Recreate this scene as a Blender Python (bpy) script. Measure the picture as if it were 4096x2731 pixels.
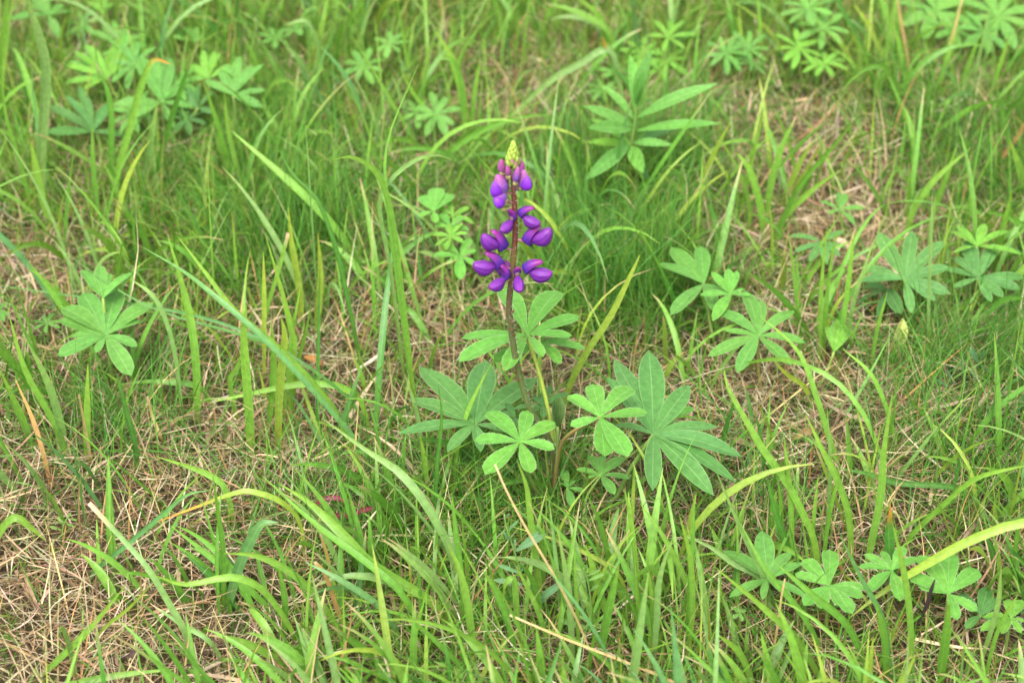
import bpy, math, random
import numpy as np
from mathutils import Vector as V

random.seed(7); RNG = np.random.default_rng(11)
for o in list(bpy.data.objects): bpy.data.objects.remove(o)
SC = bpy.context.scene
COL = SC.collection

# ---------------------------------------------------------------- camera
CAM_H, PITCH, FPX = 0.95, math.radians(35.0), 6914.0
cam_d = bpy.data.cameras.new('camera'); cam = bpy.data.objects.new('camera', cam_d); COL.objects.link(cam)
cam.location = (0, 0, CAM_H); cam.rotation_euler = (math.pi/2 - PITCH, 0, 0)
cam_d.sensor_width = 36.0; cam_d.lens = 36.0*FPX/4096.0
cam_d.clip_start = 0.02; cam_d.clip_end = 500.0
cam_d.dof.use_dof = True; cam_d.dof.focus_distance = 1.39; cam_d.dof.aperture_fstop = 6.0
SC.camera = cam
SC.render.resolution_x, SC.render.resolution_y = 1024, 682

# ---------------------------------------------------------------- sky, sun, exposure
SUN_EL, SUN_AZ = math.radians(58), math.radians(200)      # thin overcast, high sun behind the camera's left shoulder
w = bpy.data.worlds.new('World'); SC.world = w; w.use_nodes = True
nt = w.node_tree; nt.nodes.clear()
out = nt.nodes.new('ShaderNodeOutputWorld'); bg = nt.nodes.new('ShaderNodeBackground')
sky = nt.nodes.new('ShaderNodeTexSky'); sky.sky_type = 'NISHITA'; sky.sun_disc = False
sky.sun_elevation = SUN_EL; sky.sun_rotation = SUN_AZ; sky.dust_density = 3.0; sky.air_density = 1.0; sky.ozone_density = 1.0
hs = nt.nodes.new('ShaderNodeHueSaturation'); hs.inputs['Saturation'].default_value = 0.12   # cloud layer: nearly white light
nt.links.new(sky.outputs[0], hs.inputs['Color']); nt.links.new(hs.outputs[0], bg.inputs['Color'])
bg.inputs['Strength'].default_value = 0.125
nt.links.new(bg.outputs[0], out.inputs[0])
sd = bpy.data.lights.new('sun', 'SUN'); sd.energy = 1.5; sd.angle = math.radians(40); sd.color = (1.0, 0.96, 0.88)
sun = bpy.data.objects.new('sun', sd); COL.objects.link(sun)
sdir = V((math.sin(SUN_AZ)*math.cos(SUN_EL), math.cos(SUN_AZ)*math.cos(SUN_EL), math.sin(SUN_EL)))
sun.rotation_euler = sdir.to_track_quat('Z', 'Y').to_euler(); sun.location = sdir*10
vs = SC.view_settings; vs.view_transform = 'Standard'; vs.look = 'None'; vs.gamma = 1.0; vs.use_curve_mapping = False
vs.exposure = 1.92

# ---------------------------------------------------------------- measuring: photograph pixels (4096 wide) to places
SP, CP = math.sin(PITCH), math.cos(PITCH)
K = 4096/2352.0
def ray(px, py):
    x = (px-2048)/FPX; y = (1365.5-py)/FPX
    return V((x, y*SP + CP, y*CP - SP))
def G(px, py, z=0.0):
    d = ray(px, py); t = (z-CAM_H)/d.z
    return V((d.x*t, d.y*t, z))
def P(px, py, Y):
    d = ray(px, py); t = Y/d.y
    return V((d.x*t, Y, CAM_H + d.z*t))
def F(x, y): return (x*K, y*K)                       # full-view units
def Z(ox, oy, s): return lambda x, y: (ox+s*x, oy+s*y)
def project(p):                                       # numpy points -> pixels
    x = p[..., 0]; y = p[..., 1]; z = p[..., 2]-CAM_H
    f = y*CP - z*SP; u = y*SP + z*CP
    return 2048 + FPX*x/f, 1365.5 - FPX*u/f

# ---------------------------------------------------------------- terrain height and turf patches
def noise2(x, y, seed):
    r = np.random.default_rng(seed); T = r.random((64, 64))
    xi = np.floor(x).astype(int); yi = np.floor(y).astype(int); fx = x-xi; fy = y-yi
    fx = fx*fx*(3-2*fx); fy = fy*fy*(3-2*fy)
    a = T[xi % 64, yi % 64]; b = T[(xi+1) % 64, yi % 64]; c = T[xi % 64, (yi+1) % 64]; d = T[(xi+1) % 64, (yi+1) % 64]
    return (a*(1-fx)+b*fx)*(1-fy) + (c*(1-fx)+d*fx)*fy
def hgt(x, y):
    x = np.asarray(x, float); y = np.asarray(y, float)
    return (noise2(x*5+3, y*5+9, 1)-.5)*.022 + (noise2(x*14, y*14, 2)-.5)*.010
DRY = [(1900,400,.13,.85),(2060,440,.11,.8),(1780,330,.10,.8),(1180,250,.10,.8),(250,1370,.15,1),(40,1300,.11,1),(90,580,.07,.9),(60,700,.05,.6),
       (300,1120,.09,.7),(1650,900,.08,.9),(1850,1010,.12,1),(1760,1070,.08,.9),(880,470,.10,.8),(2290,960,.09,.7),(1480,1190,.10,.7),
       (1230,870,.06,.7),(700,900,.09,.6),(560,1260,.08,.9),(2250,300,.08,.5),(1000,700,.07,.4),(1980,620,.08,.6),(430,1400,.08,.9),(130,1150,.08,.7),(1650,520,.07,.5),(850,1180,.07,.5)]
GREEN = [(700,330,.16,1),(450,480,.16,1),(150,330,.16,1),(600,560,.12,.8),(1450,440,.12,1),(1370,690,.10,1),(2150,230,.16,.9),(300,100,.25,1),
         (1000,80,.25,.9),(1950,200,.15,.8),(2290,480,.12,.8),(950,1480,.14,.8),(1300,1450,.14,.7),(1900,1480,.16,.8),(2150,780,.11,.9),(1650,650,.08,.5),
         (1130,1120,.06,.6),(480,1010,.07,.4),(200,950,.08,.5),(1550,120,.2,.8),(2330,1280,.1,.5),(800,1330,.10,.6)]
def blob(lst, x, y):
    s = np.zeros_like(x)
    for fx, fy, r, k in lst:
        g = G(*F(fx, fy)); s += k*np.exp(-(((x-g.x)/r)**2 + ((y-g.y)/(r*1.1))**2))
    return s
def green(x, y):
    n = .5*noise2(x*6+7, y*6+1, 5) + .5*noise2(x*17, y*17+4, 6)
    return np.clip(.48 + (n-.5)*1.0 + .5*blob(GREEN, x, y) - .62*blob(DRY, x, y), 0, 1)

# ---------------------------------------------------------------- materials
def mat_plant(name, trans=.35, rough=.5, veins=None, spec=.3, bump=0.0, bscale=900, tint=(1, 1, 1)):
    m = bpy.data.materials.new(name); m.use_nodes = True; n = m.node_tree; n.nodes.clear(); L = n.links.new
    o = n.nodes.new('ShaderNodeOutputMaterial'); a = n.nodes.new('ShaderNodeAttribute'); a.attribute_name = 'Col'
    geo = n.nodes.new('ShaderNodeNewGeometry')
    nz = n.nodes.new('ShaderNodeTexNoise'); nz.inputs['Scale'].default_value = bscale*.25; nz.inputs['Detail'].default_value = 3
    L(geo.outputs['Position'], nz.inputs['Vector'])
    mr = n.nodes.new('ShaderNodeMapRange'); mr.inputs[1].default_value = .3; mr.inputs[2].default_value = .7; mr.inputs[3].default_value = .84; mr.inputs[4].default_value = 1.16
    L(nz.outputs['Fac'], mr.inputs[0])
    mx = n.nodes.new('ShaderNodeVectorMath'); mx.operation = 'SCALE'; L(a.outputs['Color'], mx.inputs[0]); L(mr.outputs[0], mx.inputs['Scale'])
    tn = n.nodes.new('ShaderNodeVectorMath'); tn.operation = 'MULTIPLY'; L(mx.outputs[0], tn.inputs[0]); tn.inputs[1].default_value = tint
    colr = tn.outputs[0]
    if veins:
        u = n.nodes.new('ShaderNodeAttribute'); u.attribute_name = 'leafuv'
        s = n.nodes.new('ShaderNodeSeparateXYZ'); L(u.outputs['Vector'], s.inputs[0])
        def math_(op, x, y=None, z=None):
            q = n.nodes.new('ShaderNodeMath'); q.operation = op
            for i, v in enumerate((x, y, z)):
                if v is None: continue
                if isinstance(v, (int, float)): q.inputs[i].default_value = v
                else: L(v, q.inputs[i])
            return q.outputs[0]
        ab = math_('ABSOLUTE', s.outputs[0])
        mid = math_('SUBTRACT', 1.0, math_('MULTIPLY', ab, veins['mid'])); mid = math_('MAXIMUM', mid, 0.0)
        lat = math_('SINE', math_('MULTIPLY', math_('SUBTRACT', s.outputs[1], math_('MULTIPLY', ab, .10)), veins['n']))
        lat = math_('MULTIPLY', math_('MAXIMUM', math_('SUBTRACT', lat, .7), 0.0), veins['lat'])
        edge = math_('MULTIPLY', math_('MAXIMUM', math_('SUBTRACT', ab, .86), 0.0), veins['edge'])
        fac = math_('MINIMUM', math_('ADD', math_('ADD', math_('MULTIPLY', mid, veins['mida']), lat), edge), .8)
        mc = n.nodes.new('ShaderNodeMix'); mc.data_type = 'RGBA'
        L(fac, mc.inputs[0]); L(colr, mc.inputs[6]); mc.inputs[7].default_value = veins['col']
        colr = mc.outputs[2]
    b = n.nodes.new('ShaderNodeBsdfPrincipled'); b.inputs['Roughness'].default_value = rough
    b.inputs['Specular IOR Level'].default_value = spec
    L(colr, b.inputs['Base Color'])
    if bump:
        bp = n.nodes.new('ShaderNodeBump'); bp.inputs['Strength'].default_value = bump; bp.inputs['Distance'].default_value = .0006
        n2 = n.nodes.new('ShaderNodeTexNoise'); n2.inputs['Scale'].default_value = bscale; L(geo.outputs['Position'], n2.inputs['Vector'])
        L(n2.outputs['Fac'], bp.inputs['Height']); L(bp.outputs[0], b.inputs['Normal'])
    if trans:
        t = n.nodes.new('ShaderNodeBsdfTranslucent')
        tc = n.nodes.new('ShaderNodeVectorMath'); tc.operation = 'MULTIPLY'; L(colr, tc.inputs[0]); tc.inputs[1].default_value = (1.25, 1.35, .8) if veins is None or veins.get('leaf') else (1.2, 1.0, 1.2)
        L(tc.outputs[0], t.inputs['Color'])
        ms = n.nodes.new('ShaderNodeMixShader'); ms.inputs[0].default_value = trans
        L(b.outputs[0], ms.inputs[1]); L(t.outputs[0], ms.inputs[2]); L(ms.outputs[0], o.inputs[0])
    else: L(b.outputs[0], o.inputs[0])
    return m
M_GRASS = mat_plant('grass_blade_green', .32, .5, spec=.2, tint=(1.12,.94,1.15))
M_BROAD = mat_plant('broad_blade_green', .30, .42, veins=dict(mid=7.0, mida=.28, n=0.0, lat=0, edge=0, col=(.26,.42,.10,1), leaf=1), spec=.3, tint=(1.12,.94,1.25))
M_STRAW = mat_plant('dry_straw', .15, .7, spec=.2)
M_LEAF = mat_plant('lupine_leaf', .30, .55, veins=dict(mid=16.0, mida=.38, n=52.0, lat=.10, edge=2.2, col=(.32,.46,.18,1), leaf=1), spec=.2, bump=.25, tint=(1.10,.95,1.20))
M_STEM = mat_plant('lupine_stem', .0, .6, spec=.25, bump=.4, bscale=2500)
M_PETAL = mat_plant('violet_petal', .28, .45, veins=dict(mid=0.0, mida=0, n=0, lat=0, edge=0, col=(.3,.1,.5,1)), spec=.35)
M_BUD = mat_plant('bud_green', .25, .6, spec=.25)
# fine lengthwise veins on petals
def petal_veins(m):
    n = m.node_tree; L = n.links.new
    b = [q for q in n.nodes if q.type == 'BSDF_PRINCIPLED'][0]
    u = n.nodes.new('ShaderNodeAttribute'); u.attribute_name = 'leafuv'
    s = n.nodes.new('ShaderNodeSeparateXYZ'); L(u.outputs['Vector'], s.inputs[0])
    q = n.nodes.new('ShaderNodeMath'); q.operation = 'MULTIPLY'; L(s.outputs[0], q.inputs[0]); q.inputs[1].default_value = 60
    r = n.nodes.new('ShaderNodeMath'); r.operation = 'SINE'; L(q.outputs[0], r.inputs[0])
    bp = n.nodes.new('ShaderNodeBump'); bp.inputs['Strength'].default_value = .35; bp.inputs['Distance'].default_value = .0004
    L(r.outputs[0], bp.inputs['Height']); L(bp.outputs[0], b.inputs['Normal'])
petal_veins(M_PETAL)

def ground_material():
    m = bpy.data.materials.new('soil_and_litter'); m.use_nodes = True; n = m.node_tree; L = n.links.new
    b = n.nodes['Principled BSDF']; b.inputs['Roughness'].default_value = .95; b.inputs['Specular IOR Level'].default_value = .1
    g = n.nodes.new('ShaderNodeNewGeometry')
    z1 = n.nodes.new('ShaderNodeTexNoise'); z1.inputs['Scale'].default_value = 9; z1.inputs['Detail'].default_value = 6
    z2 = n.nodes.new('ShaderNodeTexNoise'); z2.inputs['Scale'].default_value = 220; z2.inputs['Detail'].default_value = 5
    L(g.outputs['Position'], z1.inputs['Vector']); L(g.outputs['Position'], z2.inputs['Vector'])
    r1 = n.nodes.new('ShaderNodeValToRGB'); e = r1.color_ramp.elements
    e[0].position = .35; e[0].color = (.05,.034,.02,1); e[1].position = .66; e[1].color = (.045,.055,.016,1)
    r2 = n.nodes.new('ShaderNodeValToRGB'); e = r2.color_ramp.elements
    e[0].position = .36; e[0].color = (.035,.024,.014,1); e[1].position = .7; e[1].color = (.13,.09,.05,1)
    L(z1.outputs['Fac'], r1.inputs[0]); L(z2.outputs['Fac'], r2.inputs[0])
    mx = n.nodes.new('ShaderNodeMix'); mx.data_type = 'RGBA'; mx.inputs[0].default_value = .5
    L(r1.outputs[0], mx.inputs[6]); L(r2.outputs[0], mx.inputs[7]); L(mx.outputs[2], b.inputs['Base Color'])
    bp = n.nodes.new('ShaderNodeBump'); bp.inputs['Strength'].default_value = .8; bp.inputs['Distance'].default_value = .006
    L(z2.outputs['Fac'], bp.inputs['Height']); L(bp.outputs[0], b.inputs['Normal'])
    return m
M_GROUND = ground_material()

# ---------------------------------------------------------------- object helpers
def mesh_obj(name, verts, faces, mat, parent=None, col=None, uv=None, smooth=True):
    me = bpy.data.meshes.new(name)
    if isinstance(verts, np.ndarray) and isinstance(faces, np.ndarray):
        nv = len(verts); nf = len(faces); k = faces.shape[1]
        me.vertices.add(nv); me.vertices.foreach_set('co', verts.astype(np.float32).ravel())
        me.loops.add(nf*k); me.loops.foreach_set('vertex_index', faces.astype(np.int32).ravel())
        me.polygons.add(nf); me.polygons.foreach_set('loop_start', np.arange(0, nf*k, k, dtype=np.int32))
        me.update(calc_edges=True)
    else:
        me.from_pydata([tuple(v) for v in verts], [], faces)
    if col is not None:
        c = np.asarray(col, np.float32)
        if c.ndim == 1: c = np.tile(c, (len(me.vertices), 1))
        c = np.concatenate([c[:, :3], np.ones((len(c), 1), np.float32)], 1)
        at = me.attributes.new('Col', 'FLOAT_COLOR', 'POINT'); at.data.foreach_set('color', c.ravel())
    if uv is not None:
        u = np.asarray(uv, np.float32); u = np.concatenate([u, np.zeros((len(u), 1), np.float32)], 1)
        at = me.attributes.new('leafuv', 'FLOAT_VECTOR', 'POINT'); at.data.foreach_set('vector', u.ravel())
    if smooth: me.polygons.foreach_set('use_smooth', np.ones(len(me.polygons), bool))
    me.materials.append(mat); me.update()
    o = bpy.data.objects.new(name, me); COL.objects.link(o)
    if parent is not None: o.parent = parent
    return o
def thing(name, label, cat, loc, group=None):
    o = bpy.data.objects.new(name, None); COL.objects.link(o); o.location = loc; o.empty_display_size = .02
    o['label'] = label; o['category'] = cat
    if group: o['group'] = group
    return o
def hz(p): return float(hgt(np.array([p[0]]), np.array([p[1]]))[0])

def spline(pts, n):
    p = [np.array(q, float) for q in pts]
    if len(p) == 2: return np.array([p[0]+(p[1]-p[0])*i/(n-1) for i in range(n)])
    p = [2*p[0]-p[1]] + p + [2*p[-1]-p[-2]]; m = len(p)-3
    out_ = []
    for i in range(n):
        t = i/(n-1)*m; k = min(int(t), m-1); f = t-k
        a, b, c, d = p[k:k+4]
        out_.append(.5*((2*b)+(c-a)*f+(2*a-5*b+4*c-d)*f*f+(3*b-a-3*c+d)*f**3))
    return np.array(out_)
def unit(a): return a/(np.linalg.norm(a, axis=-1, keepdims=True)+1e-12)

def tube(pts, rad, sides=6, cap=True):
    pts = np.asarray(pts, float); n = len(pts); rad = np.broadcast_to(rad, (n,))
    tg = unit(np.gradient(pts, axis=0)); ref = np.array([.13, -.97, .2])
    a = unit(np.cross(tg, ref)); b = np.cross(tg, a); vs_ = []; fs = []
    for i in range(n):
        for k in range(sides):
            t = 2*math.pi*k/sides; vs_.append(pts[i]+rad[i]*(a[i]*math.cos(t)+b[i]*math.sin(t)))
    for i in range(n-1):
        for k in range(sides):
            k2 = (k+1) % sides; fs.append((i*sides+k, i*sides+k2, (i+1)*sides+k2, (i+1)*sides+k))
    if cap: fs.append(tuple(range(sides))[::-1]); fs.append(tuple((n-1)*sides+k for k in range(sides)))
    return np.array(vs_), fs

def ribbon(line, width, nrm, fold=.25, twist=0.0, cols=3):
    """blade along a centre line, folded along its midrib"""
    n = len(line); tg = unit(np.gradient(line, axis=0)); vs_ = []; fs = []; uv = []
    for i in range(n):
        s = i/(n-1); sd_ = unit(np.cross(tg[i], nrm)); nn = np.cross(sd_, tg[i])
        an = twist*s; sd2 = sd_*math.cos(an)+nn*math.sin(an); nn2 = np.cross(sd2, tg[i])
        for k in range(cols):
            u = -1+2*k/(cols-1); vs_.append(line[i]+sd2*u*width[i]*.5 + nn2*abs(u)*fold*width[i]*.5); uv.append((u, s))
    for i in range(n-1):
        for k in range(cols-1):
            a = i*cols+k; fs.append((a, a+1, a+cols+1, a+cols))
    return np.array(vs_), fs, uv

# ---------------------------------------------------------------- leaflets and palmate leaves
def leaflet_mesh(c, t, nrm, ratio, pointed=.5, cup=.06, fold=.22, n=9, bend=0.0):
    ax = t-c; Ln = np.linalg.norm(ax); a = ax/Ln; sd_ = unit(np.cross(nrm, a)); nn = np.cross(a, sd_)
    ea, eb = 1.05-.12*pointed, .42+.52*pointed; pk = ea/(ea+eb); nm = pk**ea*(1-pk)**eb
    vs_ = []; uv = []; fs = []; cols = 5
    for i in range(n+1):
        s = i/n; s = s**.92 if i < n else 1.0
        hw = .5*ratio*Ln*max((s**ea)*((1-s)**eb)/nm, .05*(1-s)+.012)
        ctr = c + a*Ln*s + nn*Ln*(cup*math.sin(math.pi*min(s*1.05, 1)) ) + sd_*Ln*bend*s*s
        for k in range(cols):
            u = -1+k*.5; vs_.append(ctr + sd_*u*hw + nn*abs(u)*fold*hw); uv.append((u, s))
    for i in range(n):
        for k in range(cols-1):
            q = i*cols+k; fs.append((q, q+1, q+cols+1, q+cols))
    return np.array(vs_), fs, uv

def best_normal(cpx, tips, Y):
    c = P(*cpx, Y); best = None
    for th in range(0, 46, 5):
        for ph in range(0, 360, 30):
            t = math.radians(th); p = math.radians(ph)
            n = V((math.sin(t)*math.cos(p), math.sin(t)*math.sin(p), math.cos(t)))
            ls = []; ok = True
            for q in tips:
                d = ray(*q); dn = d.normalized().dot(n)
                if dn > -.36: ok = False; break
                k = (c-V((0, 0, CAM_H))).dot(n)/d.dot(n); ls.append((V((0, 0, CAM_H))+d*k-c).length)
            if not ok: continue
            ls = np.array(ls); sc = ls.std()/ls.mean() + th*.0035
            if best is None or sc < best[0]: best = (sc, n)
    return best[1] if best else V((0, -.3, .95)).normalized()

LEAF_COLS = {'light': (.092,.282,.034), 'mid': (.085,.250,.036), 'blue': (.070,.208,.040), 'dark': (.048,.150,.028), 'bright': (.112,.300,.028), 'far': (.102,.275,.038)}
def jit(c, a=.10):
    k = 1+random.uniform(-a, a); return (c[0]*k*(1+random.uniform(-a, a)*.6), c[1]*k, c[2]*k*(1+random.uniform(-a, a)*.8))

def palm_leaf(plant, base, cpx, tips, Y, ratio=.3, pointed=.4, col='mid', pet_r=.0013, pet_col=(.17,.24,.05), root=None, cup=None, petpx=None, hairy=None):
    """one palmate leaf: its stalk is the leaf mesh, each leaflet a child of it"""
    HV = []; HF = []; hairy = (Y < Y0+.2 and col in ('light', 'bright')) if hairy is None else hairy
    c = P(*cpx, Y); n = best_normal(cpx, tips, Y)
    o0 = np.array(base); cn = np.array(c)
    r0 = np.array(root if root is not None else base)
    if petpx: mids = [np.array(P(*q[:2], Y if len(q) < 3 else q[2])) for q in petpx]
    else: mids = [r0*.45+cn*.55 + np.array([(cn[0]-r0[0])*.08, (cn[1]-r0[1])*.08, -.012*random.random()])]
    line = spline([r0]+mids+[cn], 10)
    v, f = tube(line-o0, np.linspace(pet_r*1.25, pet_r, 10), 6)
    lf = mesh_obj('leaf', v, f, M_STEM, plant, jit(pet_col))
    order = sorted(tips, key=lambda q: math.atan2(q[1]-cpx[1], q[0]-cpx[0]))
    for q in order:
        d = ray(*q); k = (c-V((0, 0, CAM_H))).dot(n)/d.dot(n); t = V((0, 0, CAM_H))+d*k
        nv = np.array(n) + RNG.normal(0, .12, 3)
        v, f, uv = leaflet_mesh(cn, np.array(t), nv, ratio*(.97 if pointed < .3 else .86)*random.uniform(.9, 1.1), pointed, random.uniform(.02, .08) if cup is None else cup, random.uniform(.12, .30), bend=random.uniform(-.04, .04))
        mesh_obj('leaflet', v-o0, f, M_LEAF, lf, jit(LEAF_COLS[col]), uv)
        vv = v.reshape(-1, 5, 3); mark(vv[:, 2], np.linalg.norm(vv[:, 0]-vv[:, 4], axis=1)*.5, .10 if c.y < 1.75 else .3)
        if hairy:
            for e_, sg in ((0, -1), (4, 1)):
                ed = vv[:, e_]; md = vv[:, 2]
                for q_ in range(46):
                    tt = random.uniform(.8, len(ed)-1.001); i_ = int(tt); fr_ = tt-i_
                    p_ = ed[i_]*(1-fr_)+ed[i_+1]*fr_; m_ = md[i_]*(1-fr_)+md[i_+1]*fr_; dirn = unit(p_-m_ + (ed[i_+1]-ed[i_])*random.uniform(-.2, .9)*3 + RNG.normal(0, .0006, 3)); wv_ = unit(ed[i_+1]-ed[i_])*.00006
                    k_ = len(HV); HV.extend([p_-wv_-dirn*.0003-o0, p_+wv_-dirn*.0003-o0, p_+dirn*random.uniform(.0009, .0020)-o0]); HF.append((k_, k_+1, k_+2))
    if hairy:
        h_ = mesh_obj('leaf_hair', np.array(HV), np.array(HF), M_STRAW, lf, (.36,.48,.26)); h_['kind'] = 'stuff'
    mark(line[4:], .003, .4)
    return lf
def auto_tips(cpx, rpx, nleaf=8, tilt=(0, -.35), seed=0, span=1.0, Y=1.5):
    """tips of a regular palmate leaf of a given size: laid out round its own centre in space"""
    r = random.Random(seed); c = P(*cpx, Y); dist = (c-V((0, 0, CAM_H))).length; L = 1.22*rpx*dist/FPX
    n = V((tilt[0], tilt[1], 1)).normalized(); a = n.orthogonal().normalized(); b = n.cross(a)
    ph = r.uniform(0, 6.28); res = []
    for i in range(nleaf):
        t = ph+6.283*(i+r.uniform(-.15, .15))/nleaf*span; l = L*r.uniform(.82, 1.08)
        res.append(c+(a*math.cos(t)+b*math.sin(t))*l)
    return [project(np.array(p)) for p in res]

# where traced plants show: fine grass is thinned in front of them so that they stay in the open
MK = np.zeros((683, 1024), np.float32); MKEEP = np.ones((683, 1024), np.float32)
def mark(pts, rad, keep):
    pts = np.asarray(pts, float).reshape(-1, 3); rad = np.broadcast_to(rad, (len(pts),)); u, w_ = project(pts)
    for i in range(len(pts)):
        d = np.linalg.norm(pts[i]-np.array([0, 0, CAM_H])); r = max(rad[i]*FPX/d/4, .6); cx, cy = u[i]/4, w_[i]/4; ri = int(r+1.5)
        x0, x1, y0, y1 = max(int(cx)-ri, 0), min(int(cx)+ri+1, 1024), max(int(cy)-ri, 0), min(int(cy)+ri+1, 683)
        if x1 <= x0 or y1 <= y0: continue
        yy, xx = np.mgrid[y0:y1, x0:x1]; ins = (xx+.5-cx)**2+(yy+.5-cy)**2 < (r+.4)**2
        sub = MK[y0:y1, x0:x1]; sub[ins] = np.maximum(sub[ins], pts[i][1]); sk = MKEEP[y0:y1, x0:x1]; sk[ins] = np.minimum(sk[ins], keep)
# ---------------------------------------------------------------- the ground
def build_ground():
    n = 90; xs = np.linspace(-2.2, 2.2, n); ys = np.linspace(.2, 4.2, n)
    far = [-60, -20, -8]; xs = np.concatenate([far, xs, [8, 20, 60]]); ys = np.concatenate([[-60, -20, -5], ys, [10, 30, 150]])
    X, Y_ = np.meshgrid(xs, ys); H = hgt(X, Y_); H[(np.abs(X) > 3) | (Y_ < .1) | (Y_ > 5)] = 0
    v = np.stack([X, Y_, H-.004], -1).reshape(-1, 3); m = len(xs); f = []
    for j in range(len(ys)-1):
        for i in range(m-1): a = j*m+i; f.append((a, a+1, a+m+1, a+m))
    o = mesh_obj('ground', v, np.array(f), M_GROUND); o['kind'] = 'structure'; o['label'] = 'brown soil and litter under the meadow turf'
build_ground()

# ---------------------------------------------------------------- flowering lupine
z1 = Z(1800, 520, 520/1132.0); z2 = Z(1550, 1100, 1500/2352.0)
BASE = G(*z2(1035, 1425)); BASE.z = hz(BASE)-.002; Y0 = BASE.y
LUP = thing('lupine_plant', 'flowering lupine with one violet spike on a dark stem among grass', 'lupine', BASE)
b0 = np.array(BASE)
def rel(p): return np.array(p)-b0
stem_px = [z2(1046,1290), z2(1050,1150), z2(1003,1010), z2(905,860), z2(845,690), z2(800,500), z2(772,310), z2(763,190), z2(774,60),
           z1(545,1300), z1(552,1130), z1(566,960), z1(568,800), z1(562,660), z1(553,520), z1(548,400), z1(546,290), z1(548,180), z1(550,110)]
S_PTS = spline([b0] + [np.array(P(*q, Y0)) for q in stem_px], 64)
srad = np.interp(np.linspace(0, 1, 64), [0, .25, .5, .75, .85, 1], [.0028, .0026, .0024, .0021, .0017, .0008])
scol_k = np.interp(np.linspace(0, 1, 64), [0, .22, .36, .5, .58, .64, .78, .84, .92, 1], np.arange(10))
stem_cols = np.array([(.08,.05,.03),(.075,.11,.028),(.07,.075,.026),(.075,.035,.022),(.10,.075,.018),(.10,.028,.02),(.11,.035,.02),(.15,.10,.07),(.22,.28,.06),(.3,.4,.06)])
sc = np.stack([np.interp(scol_k, np.arange(10), stem_cols[:, i]) for i in range(3)], 1)
v, f = tube(S_PTS-b0, srad, 10)
STEM = mesh_obj('stem', v, f, M_STEM, LUP, np.repeat(sc, 10, 0))
mark(S_PTS[6:], .005, .08); mark(S_PTS[34:], .019, .03)
def stem_at_z(z):
    i = int(np.argmin(np.abs(S_PTS[:, 2]-z))); return S_PTS[i]
def stem_at_px(px, py):
    pr = np.stack(project(S_PTS), -1); i = int(np.argmin(((pr-np.array([px, py]))**2).sum(1))); return S_PTS[i]
# scars left by fallen flowers, and fine hairs along the stem
for q in [(785,230),(792,372),(778,330),(790,462),(838,570),(795,610),(850,605),(822,660),(778,290)]:
    p = stem_at_px(*z2(*q)); pp = np.array(P(*z2(*q), Y0-.001)); d = unit(pp-p + np.array([0, -.001, 0]))
    v, f = tube(np.array([p+d*.002-b0, p+d*.0042+np.array([0, 0, .0006])-b0, p+d*.0058+np.array([0, 0, .0022])-b0]), [.0009, .0010, .0004], 6)
    mesh_obj('flower_scar', v, f, M_STEM, STEM, (.11,.05,.02))
hv = []; hf = []
for i in range(900):
    k = random.uniform(2, 60); i0 = int(k); p = S_PTS[i0]*(1-k+i0)+S_PTS[i0+1]*(k-i0); a = random.uniform(0, 6.28); r = srad[i0]
    d = np.array([math.cos(a), math.sin(a), random.uniform(-.2, .4)]); l = random.uniform(.0010, .0024); q = np.array([-math.sin(a), math.cos(a), .5])*.00007
    j = len(hv); hv += [p+d*r*.95-q-b0, p+d*r*.95+q-b0, p+d*(r+l)-b0]; hf.append((j, j+1, j+2))
o = mesh_obj('stem_hair', np.array(hv), np.array(hf), M_STRAW, STEM, (.55,.55,.45)); o['kind'] = 'stuff'

def loft(secs):
    """closed surface through rings of equal length; returns verts, faces, (ring, k)"""
    n = len(secs); k = len(secs[0]); v = [p for s in secs for p in s]; f = []; uv = []
    for i in range(n-1):
        for j in range(k):
            j2 = (j+1) % k; f.append((i*k+j, i*k+j2, (i+1)*k+j2, (i+1)*k+j))
    f.append(tuple(range(k))[::-1]); f.append(tuple((n-1)*k+j for j in range(k)))
    for i in range(n):
        for j in range(k): uv.append((j/k, i/(n-1)))
    return np.array(v), f, uv
def frame(az, el, roll=0):
    x = np.array([math.cos(az)*math.cos(el), math.sin(az)*math.cos(el), math.sin(el)])
    y = np.array([-math.sin(az), math.cos(az), 0.0]); z = np.cross(x, y)
    c, s = math.cos(roll), math.sin(roll)
    return x, y*c+z*s, z*c-y*s
def pouch(L, hi=.15, lo=.47, wd=.27, n=15, k=18, tipup=.05):
    secs = []
    for i in range(n):
        u = .02+.97*(math.sin((i/(n-1)-.5)*math.pi)*.5+.5); ef = lambda a: a if u < .5 else a*(1-.42*(u-.5)*2); top = hi*L*math.sin(math.pi*u**1.15)**ef(.62) + tipup*L*u; bot = -lo*L*math.sin(math.pi*u**1.12)**ef(.80) + tipup*L*u
        wv = wd*L*math.sin(math.pi*u**1.12)**ef(.70); ring = []
        for j in range(k):
            a = 2*math.pi*j/k; y = math.sin(a); c_ = math.cos(a)
            ztop = (top+bot)/2 + (top-bot)/2*c_
            groove = -.045*L*math.exp(-(y/.22)**2)*(1 if c_ > 0 else -.5)*math.sin(math.pi*u)
            ring.append(np.array([u*L, wv*np.sign(y)*abs(y)**.8, ztop+groove]))
        secs.append(ring)
    return loft(secs)
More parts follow.
